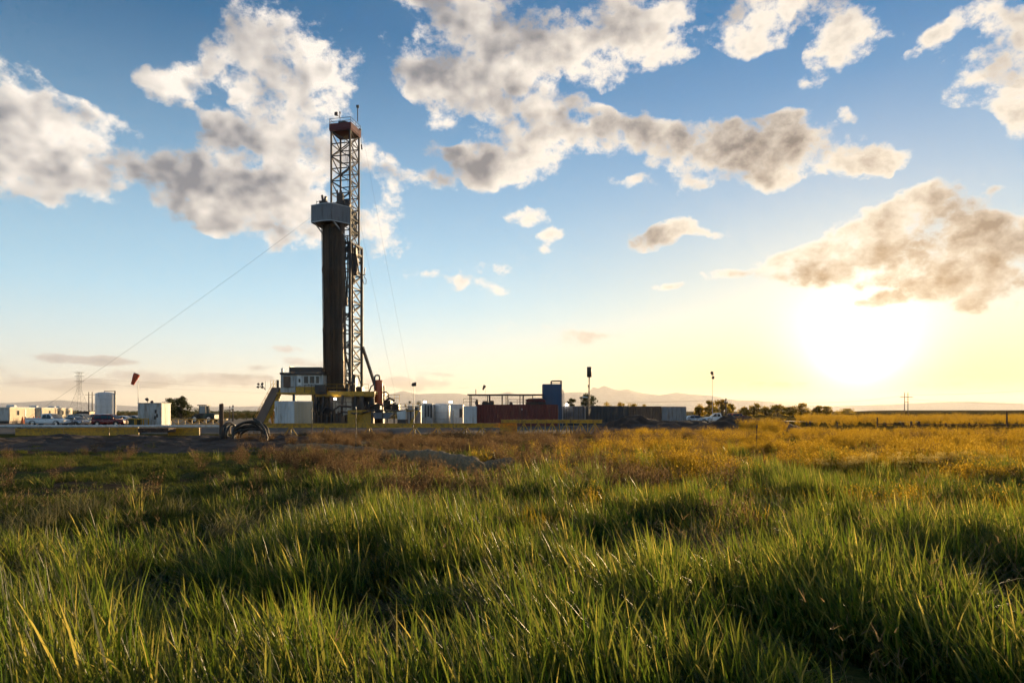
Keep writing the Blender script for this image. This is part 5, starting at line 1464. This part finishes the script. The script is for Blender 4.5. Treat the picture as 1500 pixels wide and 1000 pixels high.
M_turf = leaf_mat('short_turf_blades', ((0.020, 0.034, 0.006), (0.050, 0.060, 0.010), (0.12, 0.085, 0.030)), 0.45, 0.6, 0.2, through=3.0)
M_weed = leaf_mat('brown_dry_weeds', ((0.040, 0.023, 0.012), (0.095, 0.056, 0.027), (0.20, 0.14, 0.075)), 0.45, 0.8, 0.1)
M_gold = leaf_mat('sunwash_dry_weeds', ((0.070, 0.040, 0.007), (0.20, 0.120, 0.017), (0.36, 0.245, 0.050)), 0.52, 0.75, 0.1, through=2.9)
M_fluff = leaf_mat('pale_seed_heads', ((0.24, 0.165, 0.045), (0.32, 0.23, 0.075), (0.42, 0.33, 0.13)), 0.5, 0.9, 0.05)
M_leaf = leaf_mat('cottonwood_leaves', ((0.016, 0.024, 0.006), (0.045, 0.052, 0.012), (0.09, 0.08, 0.020)), 0.40, 0.6, 0.2, 0.4, through=1.8)

def strip_mesh(name, strips, mt):
    """strips: list of (points, half-widths, side vectors, tone)"""
    vs = []; fs = []; tone = []
    for pts, hw, side, tn in strips:
        b0 = len(vs); n = len(pts)
        for i in range(n):
            if hw[i] < 1e-5:
                vs.append(pts[i]); tone.append(tn)
            else:
                vs.append(pts[i] - side[i] * hw[i]); vs.append(pts[i] + side[i] * hw[i]); tone += [tn, tn]
        k = b0
        for i in range(n - 1):
            if hw[i + 1] < 1e-5: fs.append((k, k + 1, k + 2)); k += 2
            else: fs.append((k, k + 1, k + 3, k + 2)); k += 2
    me = bpy.data.meshes.new(name); me.from_pydata([tuple(v) for v in vs], [], fs)
    a = me.attributes.new('tone', 'FLOAT', 'POINT'); a.data.foreach_set('value', tone)
    me.polygons.foreach_set('use_smooth', [True] * len(fs)); me.materials.append(mt)
    return me
def blade(rng, base, h, lean, bend, w, tone, seg=4, az=None):
    """a grass blade: rises along 'lean' and droops by 'bend' towards its own side"""
    a = rng.uniform(0, 2 * math.pi) if az is None else az
    out = Vector((math.cos(a), math.sin(a), 0))
    side0 = Vector((-math.sin(a), math.cos(a), 0)); tw = rng.uniform(-.8, .8)
    pts = []; hw = []; sd = []
    p = Vector(base); d = (Vector((0, 0, 1)) + out * rng.uniform(.02, .22) + lean).normalized()
    L = h / seg
    for i in range(seg + 1):
        f = i / seg
        pts.append(p.copy()); hw.append(0 if i == seg else w * (1 - .75 * f ** 1.6))
        sd.append((side0 * math.cos(tw * f) + out * math.sin(tw * f)).normalized())
        d = (d + (out * bend + Vector((0, 0, -bend * .55)) + lean * .35) * (1.0 / seg) * (0.4 + 1.5 * f)).normalized()
        p = p + d * L
    return pts, hw, sd, tone
def make_clumps(kind, n, mt):
    col = bpy.data.collections.new('source_' + kind)          # not linked to the scene: only instanced
    rng = random.Random(sum(map(ord, kind)))
    for v in range(n):
        strips = []
        if kind in ('tall', 'tall_dry'):
            lean = Vector((-.20 - .10 * (v % 3), rng.uniform(-.06, .06), 0))
            for k in range(46 if v % 2 else 30):
                r = (.17 if v % 2 else .12) * math.sqrt(rng.random()); a = rng.uniform(0, 6.283)
                strips.append(blade(rng, (r * math.cos(a), r * math.sin(a), -.03), rng.uniform(.22, .66), lean * rng.uniform(.2, 1.6), rng.uniform(.10, .60) if rng.random() < .75 else rng.uniform(.8, 1.8), rng.uniform(.004, .0105), min(1, max(0, rng.gauss(.12, .16)) if rng.random() < .9 else .85), 5))
            if v == 99:                                          # a seeding stalk
                for q in range(1):
                    b0 = Vector((rng.uniform(-.08, .08), rng.uniform(-.08, .08), 0)); st_ = blade(rng, b0, rng.uniform(.75, .95), lean * .7, .15, .0022, .8, 4); strips.append(st_)
                    tip = st_[0][-1]
                    for j in range(9): strips.append(blade(rng, tip - Vector((0, 0, .012 * j)), .035, Vector((0, 0, 0)), .2, .004, .9, 1))
        elif kind == 'matted':
            for k in range(30):
                r = .2 * math.sqrt(rng.random()); a = rng.uniform(0, 6.283)
                strips.append(blade(rng, (r * math.cos(a), r * math.sin(a), -.02), rng.uniform(.4, .85), Vector((-.3, rng.uniform(-.3, .3), 0)), rng.uniform(1.1, 2.6), rng.uniform(.004, .008), rng.uniform(.25, .8), 6))
        elif kind == 'stalk':
            for k in range(9):
                lean_ = Vector((rng.gauss(-.2, .5), rng.gauss(0, .5), 0)); b0 = Vector((rng.uniform(-.2, .2), rng.uniform(-.2, .2), -.02))
                st_ = blade(rng, b0, rng.uniform(.3, .8), lean_, rng.uniform(0, .5), rng.uniform(.002, .0035), rng.random(), 4); strips.append(st_)
                for j in range(rng.randrange(3, 9)):
                    q = st_[0][rng.randrange(2, 5)]
                    strips.append(blade(rng, q, rng.uniform(.05, .16), Vector((rng.uniform(-.8, .8), rng.uniform(-.8, .8), -.2)), rng.uniform(.3, 1.5), rng.uniform(.002, .006), rng.random(), 2))
        elif kind == 'turf':
            for k in range(60):
                r = .24 * math.sqrt(rng.random()); a = rng.uniform(0, 6.283)
                strips.append(blade(rng, (r * math.cos(a), r * math.sin(a), -.02), rng.uniform(.07, .22), Vector((-.1, 0, 0)), rng.uniform(.2, .9), rng.uniform(.004, .009), max(0, rng.gauss(.15, .2)), 3))
        elif kind in ('weed', 'gold'):
            for k in range(26):
                a = rng.uniform(0, 6.283); tilt = rng.uniform(.05, .75); h = rng.uniform(.28, .62)
                dr = Vector((math.cos(a) * tilt - .08, math.sin(a) * tilt, 1)).normalized()
                b0 = Vector((rng.uniform(-.08, .08), rng.uniform(-.08, .08), -.02)); tip = b0 + dr * h + Vector((0, 0, -.1 * tilt * h))
                sd = dr.cross(Vector((rng.uniform(-1, 1), rng.uniform(-1, 1), .2))).normalized()
                strips.append(([b0, b0.lerp(tip, .5) + Vector((0, 0, .02)), tip], [.0028, .002, 0], [sd] * 3, .15))
                for j in range(13):
                    f = rng.uniform(.3, 1.04); q = b0.lerp(tip, f) + Vector((rng.gauss(0, .028), rng.gauss(0, .028), rng.gauss(0, .022)))
                    strips.append(blade(rng, q, rng.uniform(.02, .055), Vector((rng.uniform(-.7, .7), rng.uniform(-.7, .7), rng.uniform(-.6, .3))), .3, rng.uniform(.004, .010), min(1, max(0, rng.gauss(.3, .3))), 1))
        elif kind == 'fluff':
            for k in range(14):
                b0 = Vector((rng.uniform(-.22, .22), rng.uniform(-.15, .15), 0)); st_ = blade(rng, b0, rng.uniform(.45, .62), Vector((-.05, 0, 0)), .1, .0025, .1, 3); strips.append(st_)
                tip = st_[0][-1]
                for j in range(26):
                    q = tip + Vector((rng.gauss(0, .025), rng.gauss(0, .025), rng.gauss(-.02, .02)))
                    strips.append(blade(rng, q, .02, Vector((rng.uniform(-1, 1), rng.uniform(-1, 1), 0)), .2, .007, rng.random(), 1))
        me = strip_mesh('clump', strips, mt)
        o = bpy.data.objects.new('%s_clump_%02d' % (kind, v), me); col.objects.link(o)
    return col

def scatter(name, label, col, pts, yaw, scl, idx, hsc=None):
    me = bpy.data.meshes.new(name); n = len(pts)
    me.vertices.add(n); me.vertices.foreach_set('co', np.asarray(pts, dtype=np.float32).ravel())
    rot = np.zeros((n, 3), np.float32); rot[:, 2] = yaw
    me.attributes.new('turn', 'FLOAT_VECTOR', 'POINT').data.foreach_set('vector', rot.ravel())
    s3 = np.stack([scl, scl, scl * (hsc if hsc is not None else 1.0)], 1).astype(np.float32)
    me.attributes.new('size', 'FLOAT_VECTOR', 'POINT').data.foreach_set('vector', s3.ravel())
    me.attributes.new('which', 'INT', 'POINT').data.foreach_set('value', np.asarray(idx, dtype=np.int32))
    o = link(name, me); tag(o, label, kind='stuff')
    g = bpy.data.node_groups.new('scatter_' + name, 'GeometryNodeTree')
    g.interface.new_socket('Geometry', in_out='INPUT', socket_type='NodeSocketGeometry'); g.interface.new_socket('Geometry', in_out='OUTPUT', socket_type='NodeSocketGeometry')
    nd = g.nodes; gi = nd.new('NodeGroupInput'); go = nd.new('NodeGroupOutput')
    ci = nd.new('GeometryNodeCollectionInfo'); ci.inputs['Collection'].default_value = col; ci.inputs['Separate Children'].default_value = True; ci.inputs['Reset Children'].default_value = True
    ip = nd.new('GeometryNodeInstanceOnPoints'); ip.inputs['Pick Instance'].default_value = True
    def na(nm, ty):
        a = nd.new('GeometryNodeInputNamedAttribute'); a.data_type = ty; a.inputs['Name'].default_value = nm; return a.outputs['Attribute']
    e2r = nd.new('FunctionNodeEulerToRotation'); g.links.new(na('turn', 'FLOAT_VECTOR'), e2r.inputs[0])
    g.links.new(gi.outputs[0], ip.inputs['Points']); g.links.new(ci.outputs[0], ip.inputs['Instance'])
    g.links.new(na('which', 'INT'), ip.inputs['Instance Index']); g.links.new(e2r.outputs[0], ip.inputs['Rotation']); g.links.new(na('size', 'FLOAT_VECTOR'), ip.inputs['Scale'])
    g.links.new(ip.outputs[0], go.inputs[0])
    o.modifiers.new('scatter', 'NODES').node_group = g
    return o

def vnoise(x, y, s, seed=0.0):
    return np.array([mnoise.noise(Vector((a * s, b * s, seed))) for a, b in zip(x, y)])
def ground_points(d0, d1, dens, pad=0.84):
    """uniform points on the wedge of ground in front of the camera between depths d0 and d1 (with a margin on both sides)"""
    w1 = pad * d1 + 1.2; n = int(dens * (d1 - d0) * (pad * (d0 + d1) + 2.4))
    d = np.sqrt(RNG.uniform(0, 1, n) * (d1 ** 2 - d0 ** 2) + d0 ** 2); x = RNG.uniform(-1, 1, n) * (pad * d + 1.2)
    return x, d
def ramp_(v, a, b): return np.clip((v - a) / (b - a), 0, 1)
def gz_of(x, y): return np.array([ground_z(a, b) for a, b in zip(x, y)])
def photo(x, d): return 750 + 1000 * x / d, HORIZON + EYE * 1000 / d
WATTLE = [(418, 661), (520, 668), (612, 677), (660, 686), (700, 697), (748, 689)]
def near_wattle(x, d):
    m = np.zeros(len(x), bool)
    P = [(ax(p, EYE / (q - HORIZON) * FPX), EYE / (q - HORIZON) * FPX) for p, q in WATTLE]
    for (x0, y0), (x1, y1) in zip(P, P[1:]):
        vx, vy = x1 - x0, y1 - y0; t = np.clip(((x - x0) * vx + (d - y0) * vy) / (vx * vx + vy * vy), 0, 1)
        m |= np.hypot(x - x0 - t * vx, d - y0 - t * vy) < .42
        dd = (d < y0 + t * vy) & (d > y0 + t * vy - 3.2) & (np.abs(x - x0 - t * vx) < .6); m |= dd & (RNG.uniform(0, 1, len(x)) < .9)
    return m

# --- tall green grass of the foreground
C_tall = make_clumps('tall', 9, M_grass)
X = []; D = []
for (a, b, n) in ((2.4, 9, 40), (9, 14, 30), (14, 21, 20), (21, 34, 8)):
    x, d = ground_points(a, b, n); X.append(x); D.append(d)
x = np.concatenate(X); d = np.concatenate(D); px, py = photo(x, d)
patch = vnoise(x, d, .34, 2.0) + .9 * vnoise(x, d, .95, 7.0) + .5 * vnoise(x, d, 2.4, 9.0)
left_open = ramp_(px, 560, 300) * ramp_(d, 8.5, 11.5)               # trampled ground on the left
far_fade = ramp_(d, 13 + 5 * ramp_(px, 700, 1300), 24 + 7 * ramp_(px, 700, 1300))
keep = RNG.uniform(0, 1, len(x)) < np.clip(.66 + 1.15 * patch, .06, 1) * (1 - .97 * left_open) * (1 - .78 * far_fade)
keep &= ~near_wattle(x, d)
x, d, patch, px = x[keep], d[keep], patch[keep], px[keep]
hgt = np.clip(.86 + .85 * patch, .30, 1.55) * (1 - .35 * ramp_(d, 12, 24) * ramp_(px, 900, 500))
scatter('tall_grass', 'dense tall green grass lit from behind, filling the foreground', C_tall, np.stack([x, d, gz_of(x, d)], 1), RNG.uniform(-1.0, 1.0, len(x)) + .5 * vnoise(x, d, .25, 4.0), RNG.uniform(.9, 1.25, len(x)) * (1 + .28 * ramp_(d, 12, 7)), RNG.integers(0, 9, len(x)), hgt * (1 - .12 * ramp_(d, 12, 7)))
C_mat = make_clumps('matted', 5, leaf_mat('matted_grass_blades', ((0.030, 0.042, 0.012), (0.06, 0.066, 0.024), (0.17, 0.145, 0.075)), 0.45, 0.7, 0.12))
x, d = ground_points(3, 15, 3.0); m = vnoise(x, d, .5, 21.0) > .12; x, d = x[m], d[m]
scatter('matted_grass', 'pale bent-over grass blades between the green tufts', C_mat, np.stack([x, d, gz_of(x, d) + .1], 1), RNG.uniform(0, 6.28, len(x)), RNG.uniform(.8, 1.2, len(x)), RNG.integers(0, 5, len(x)), np.ones(len(x)))

# --- golden sun wash put into the grass colour on the sunward side
M_sungrass = leaf_mat('sunwash_grass_blades', ((0.040, 0.034, 0.005), (0.110, 0.078, 0.010), (0.24, 0.16, 0.035)), 0.60, 0.6, 0.15, through=3.4)
C_sungrass = make_clumps('tall_dry', 6, M_sungrass)
x, d = ground_points(8, 32, 9.0); px, py = photo(x, d); n1 = vnoise(x, d, .3, 61.0) + .6 * vnoise(x, d, .9, 13.0)
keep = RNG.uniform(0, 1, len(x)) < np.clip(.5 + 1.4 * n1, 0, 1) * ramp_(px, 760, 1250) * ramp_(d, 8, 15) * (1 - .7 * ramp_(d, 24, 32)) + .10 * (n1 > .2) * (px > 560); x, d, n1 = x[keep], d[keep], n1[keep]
m = ~near_wattle(x, d); x, d, n1 = x[m], d[m], n1[m]
scatter('sunwash_grass', 'grass tinted gold with painted sun glow, mixed into the green towards the sun', C_sungrass, np.stack([x, d, gz_of(x, d)], 1), RNG.uniform(-1.2, 1.2, len(x)), RNG.uniform(.8, 1.15, len(x)), RNG.integers(0, 6, len(x)), np.clip(.85 + .6 * n1, .5, 1.3))
# --- dead stalks and leafy weeds of last year between the tufts
C_stalk = make_clumps('stalk', 6, leaf_mat('dead_stalks', ((0.055, 0.034, 0.016), (0.13, 0.085, 0.042), (0.24, 0.17, 0.09)), 0.4, 0.7, 0.12))
x, d = ground_points(4, 20, 2.6); px, py = photo(x, d); m = (vnoise(x, d, .45, 71.0) > -.05) & ~near_wattle(x, d) & ((px > 520) | (RNG.uniform(0, 1, len(x)) < .3)); x, d = x[m], d[m]
scatter('dead_stalks', 'brittle tan dead stalks standing and lying between the tufts', C_stalk, np.stack([x, d, gz_of(x, d)], 1), RNG.uniform(0, 6.28, len(x)), RNG.uniform(.7, 1.3, len(x)), RNG.integers(0, 6, len(x)), np.ones(len(x)))

# --- short turf on the left and under the weeds
C_turf = make_clumps('turf', 6, M_turf)
X = []; D = []
for (a, b, n) in ((6, 16, 14), (16, 36, 9), (36, 56, 3.0)):
    x, d = ground_points(a, b, n); X.append(x); D.append(d)
x = np.concatenate(X); d = np.concatenate(D); px, py = photo(x, d)
n1 = vnoise(x, d, .22, 11.0) + .4 * vnoise(x, d, .9, 3.0)
keep = RNG.uniform(0, 1, len(x)) < np.clip(.78 + 1.3 * n1, .06, 1) * (1 - .85 * ramp_(d, 33, 37) * ramp_(px, 430, 330)) * (1 - .35 * ramp_(px, 500, 700)); keep &= ~near_wattle(x, d)
x, d, n1 = x[keep], d[keep], n1[keep]
scatter('short_turf', 'short patchy turf on the trampled left side of the field', C_turf, np.stack([x, d, gz_of(x, d)], 1), RNG.uniform(-1.5, 1.5, len(x)), RNG.uniform(.8, 1.5, len(x)), RNG.integers(0, 6, len(x)), np.clip(.9 + n1, .5, 1.6))

# --- brown dry weeds across the middle
C_weed = make_clumps('weed', 6, M_weed)
X = []; D = []
for (a, b, n) in ((9, 18, 3.0), (18, 34, 6.0), (34, 59, 3.6)):
    x, d = ground_points(a, b, n); X.append(x); D.append(d)
x = np.concatenate(X); d = np.concatenate(D); px, py = photo(x, d)
n1 = vnoise(x, d, .30, 31.0) + .5 * vnoise(x, d, .8, 5.0)
w = np.clip(.42 + 2.0 * n1, 0, 1) * ramp_(d, 11, 18) * (.03 + .97 * ramp_(px, 330, 520)) * (1 - .9 * ramp_(px, 860, 1150)) + .10 * (n1 > .25) * (px > 420)
w *= 1 - ramp_(d, 34, 37) * ramp_(px, 430, 330)
keep = (RNG.uniform(0, 1, len(x)) < w) & ~near_wattle(x, d); x, d, n1 = x[keep], d[keep], n1[keep]
xc = np.array([ax(random.uniform(338, 396), 44.6) for _ in range(26)]); dc = RNG.uniform(43.2, 46.2, 26); x, d, n1 = np.concatenate([x, xc]), np.concatenate([d, dc]), np.concatenate([n1, RNG.uniform(0, .6, 26)])
scatter('brown_weeds', 'brown dry bushy weeds across the middle of the field', C_weed, np.stack([x, d, gz_of(x, d)], 1), RNG.uniform(0, 6.28, len(x)), RNG.uniform(.6, 1.35, len(x)) * (1 + .7 * n1), RNG.integers(0, 6, len(x)), np.ones(len(x)))
# --- dry weeds towards the sun, its golden wash put into their colour
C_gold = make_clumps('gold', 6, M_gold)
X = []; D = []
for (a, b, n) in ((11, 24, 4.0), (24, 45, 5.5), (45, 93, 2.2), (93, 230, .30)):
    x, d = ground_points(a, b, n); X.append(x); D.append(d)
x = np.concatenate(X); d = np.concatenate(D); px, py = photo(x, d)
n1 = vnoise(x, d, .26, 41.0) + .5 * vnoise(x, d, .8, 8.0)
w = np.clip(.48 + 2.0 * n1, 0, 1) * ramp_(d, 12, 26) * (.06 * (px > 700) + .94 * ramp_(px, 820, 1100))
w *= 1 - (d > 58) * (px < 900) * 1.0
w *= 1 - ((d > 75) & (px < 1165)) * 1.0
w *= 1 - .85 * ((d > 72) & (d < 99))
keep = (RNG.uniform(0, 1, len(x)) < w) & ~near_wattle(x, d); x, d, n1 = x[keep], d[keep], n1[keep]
scatter('golden_weeds', 'dry weeds painted gold with sun glow, stretching to the right under the sun', C_gold, np.stack([x, d, gz_of(x, d)], 1), RNG.uniform(0, 6.28, len(x)), RNG.uniform(.7, 1.45, len(x)) * (1 + .75 * n1) * (1 - .5 * ramp_(d, 55, 80) * (d < 99)) * (1 + .8 * ramp_(d, 93, 130)), RNG.integers(0, 6, len(x)), np.ones(len(x)))
# --- a drift of pale seed heads on the right
C_fl = make_clumps('fluff', 4, M_fluff)
x, d = ground_points(20.5, 25.5, 3.5); px, py = photo(x, d)
keep = (RNG.uniform(0, 1, len(x)) < np.clip(1.4 * np.exp(-((px - 1320) / 90) ** 2) * (d > 22.5) + .8 * np.exp(-((px - 1430) / 40) ** 2), 0, 1)) & (np.abs(d - 23.3 - .006 * (px - 1300)) < 1.0); x, d = x[keep], d[keep]
scatter('pale_seed_heads', 'drift of pale fluffy seed heads among the grass on the right', C_fl, np.stack([x, d, gz_of(x, d)], 1), RNG.uniform(0, 6.28, len(x)), RNG.uniform(.9, 1.3, len(x)), RNG.integers(0, 4, len(x)), np.ones(len(x)))
# --- weeds on the spoil heap and around the coil
pts = []
for _ in range(60):
    px = random.uniform(1085, 1150); d = random.uniform(72, 76); x = ax(px, d); pts.append((x, d, ground_z(x, d) + random.uniform(0, .25)))
for _ in range(26):
    px = random.uniform(1118, 1142); d = random.uniform(60, 64); x = ax(px, d); pts.append((x, d, ground_z(x, d)))
for _ in range(0):
    px = random.uniform(335, 398); d = random.uniform(43.5, 46.5); x = ax(px, d); pts.append((x, d, .05))
pts = np.array(pts); k = len(pts)
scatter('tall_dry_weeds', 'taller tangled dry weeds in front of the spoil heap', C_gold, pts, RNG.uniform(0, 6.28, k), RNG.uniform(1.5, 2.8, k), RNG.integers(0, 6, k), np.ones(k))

# ------------------------------------------------------------------ trees
def tree(name, px, d, top, half, label, cat='tree', leaves=1500, low=0.25, seed=0, lobes=14, lmat=None, size=None, xoff=()):
    rng = random.Random(seed + int(px)); x = ax(px, d); H = az_(top, d); Rw = half / FPX * d * 1.3
    t = thing(name, (x, d, 0), label, cat)
    trunk_h = H * low
    b = MB(); r0 = max(.08, H * .03)
    b.tube([(x, d, -.1), (x + .03 * H * rng.uniform(-1, 1), d, trunk_h), (x + .05 * H * rng.uniform(-1, 1), d, H * .62)], [r0, r0 * .75, r0 * .3], 8)
    cs = []
    for k in range(lobes):
        a = rng.uniform(0, 6.283); f = rng.uniform(0, 1) ** .6; zc = trunk_h + (H - trunk_h) * rng.uniform(.12, .86)
        env = math.sin(math.pi * min(.97, .18 + .8 * (zc - trunk_h) / (H - trunk_h)) ** .9)
        c = Vector((x + Rw * .72 * f * env * math.cos(a), d + Rw * .72 * f * env * math.sin(a), zc)); cs.append((c, Rw * rng.uniform(.12, .34)))
        b.tube([(x, d, trunk_h * rng.uniform(.7, 1.3)), (x + (c.x - x) * .5, d + (c.y - d) * .5, (trunk_h + c.z) * .52), tuple(c)], [r0 * .4, r0 * .25, r0 * .08], 5)
    for (ox, oz, rr) in xoff: cs.append((Vector((x + ox, d, oz)), rr))
    b.build('trunk', M_bark, t)
    strips = []; sz = size or max(.12, H * .042)
    for k in range(leaves):
        c, r = cs[rng.randrange(len(cs))]
        v = Vector((rng.gauss(0, 1), rng.gauss(0, 1), rng.gauss(0, 1))).normalized() * r * (rng.random() ** .45)
        q = c + Vector((v.x, v.y, v.z * .8))
        if q.z > H: q.z = H - rng.uniform(0, .12) * H
        if q.z < .1: continue
        dr = Vector((rng.uniform(-1, 1), rng.uniform(-1, 1), rng.uniform(-.8, .8))).normalized(); sd = dr.cross(Vector((rng.uniform(-1, 1), rng.uniform(-1, 1), rng.uniform(-1, 1)))).normalized()
        s = sz * rng.uniform(.6, 1.4)
        strips.append(([q, q + dr * s * .5, q + dr * s], [s * .12, s * .34, 0], [sd] * 3, max(0, min(1, rng.gauss(.2, .25)))))
    me = strip_mesh('crown', strips, lmat or M_leaf); link('crown', me, t)
    return t
M_leafgold = leaf_mat('sun_gold_leaves', ((0.035, 0.030, 0.005), (0.085, 0.062, 0.009), (0.17, 0.11, 0.018)), 0.66, 0.6, 0.2, 0.4, through=6.5)  # gold of the sun behind the trees put into the leaf colour
tree('cottonwood_tree', 265, 182, 577.0, 15, 'taller dense green tree right of the white cabinet', leaves=5200, low=.05, lobes=30)
tree('cottonwood_tree', 247, 186, 581.5, 16, 'lower spreading green tree right behind the white cabinet', leaves=3800, low=.04, lobes=26)
tree('cottonwood_tree', 862, 158, 574.0, 17, 'green tree behind the flare stack', leaves=3800, low=.05, lobes=26)
tree('cottonwood_tree', 838, 162, 580.0, 12, 'smaller green tree between the blue tank and flare stack', leaves=2600, low=.05, lobes=20)
for (p, tp, hf, lab) in ((888, 586.5, 12, 'round green bush right of the flare stack'), (908, 587, 12, 'green bush above the black container, left of the middle'), (927, 588, 11, 'low green bush above the brown container'), (944, 590, 8, 'lowest green bush at the right end of the hedge above containers')):
    tree('bush', p, 168, tp, hf, lab, 'bush', 1100, .04, lobes=10, lmat=M_leafgold)
for (p, tp, hf, lab) in ((347, 601.5, 9, 'green shrub behind the hose coil, left one'), (361, 599.5, 10, 'green shrub left of the pipe ramp, behind the coil'), (374, 602, 8, 'small green shrub directly behind the yellow stairway')):
    tree('bush', p, 172, tp, hf, lab, 'bush', 1000, .04, lobes=9)
for (p, tp, hf, lab) in ((599, 584, 7, 'distant small tree left of the thin lamp pole'), (616, 584.5, 9, 'distant small tree right of the thin lamp pole'), (288, 597, 10, 'dark round bush left of the wheel loader cab')):
    tree('bush', p, 205, tp, hf, lab, 'tree', 900, .15, lobes=9)
for (p, d, tp, hf, lab) in ((1025, 260, 590.5, 10, 'small dark tree left of the tall lamp pole'), (1040, 255, 584, 11, 'tree directly behind the tall lamp pole'), (1057, 250, 583.5, 13, 'broad tree between lamp pole and wooden power pole'), (1070, 262, 590, 8, 'low tree just right of the wooden power pole'), (1090, 276, 596, 9, 'low scrubby tree at the left end of the row beyond the spoil heap'), (1104, 280, 590.5, 15, 'uneven tree, first tall one of the row beyond the spoil heap'), (1122, 286, 594.5, 10, 'low tree filling the gap between the first two tall row trees'), (1157, 296, 595, 10, 'low tree filling the gap left of the golden rounded tree'), (1139, 290, 590.5, 15, 'rounded tree, second in the row beyond the spoil heap'), (1173, 300, 590, 14, 'golden rounded tree, third in the row below the sun'), (1198, 310, 594.5, 9, 'small tree right of the golden rounded tree'), (1211, 312, 593.2, 9, 'last small open tree of the row below the sun'), (1240, 430, 598.2, 16, 'low far bush right of the tree row on the skyline')):
    tree('cottonwood_tree', p, d, tp, hf, lab, 'tree', 2600, .10, lobes=24, lmat=M_leafgold, size=.42, seed=int(p) * 7)
# far-off tree line on the left skyline, one mass
strips = []; rng = random.Random(5)
for k in range(5200):
    px = rng.uniform(-300, 640); dd = rng.uniform(820, 900); hh = 2.2 + 2.6 * max(0, mnoise.noise(Vector((px * .05, 0, 0)))) + 1.0 * mnoise.noise(Vector((px * .2, 3, 0)))
    q = Vector((ax(px, dd), dd, rng.uniform(0, max(.8, hh)))); s = rng.uniform(.7, 1.5)
    dr = Vector((rng.uniform(-1, 1), rng.uniform(-.4, .4), rng.uniform(-.6, .8))).normalized(); sd = dr.cross(Vector((0, 1, 0))).normalized()
    strips.append(([q, q + dr * s * .5, q + dr * s], [s * .2, s * .4, 0], [sd] * 3, 0))
o = link('far_treeline', strip_mesh('far_treeline', strips, M_leaf)); tag(o, 'far-off dark line of trees along the left skyline', kind='stuff')

for o in ROOTS:
    if '_root' in o: del o['_root']
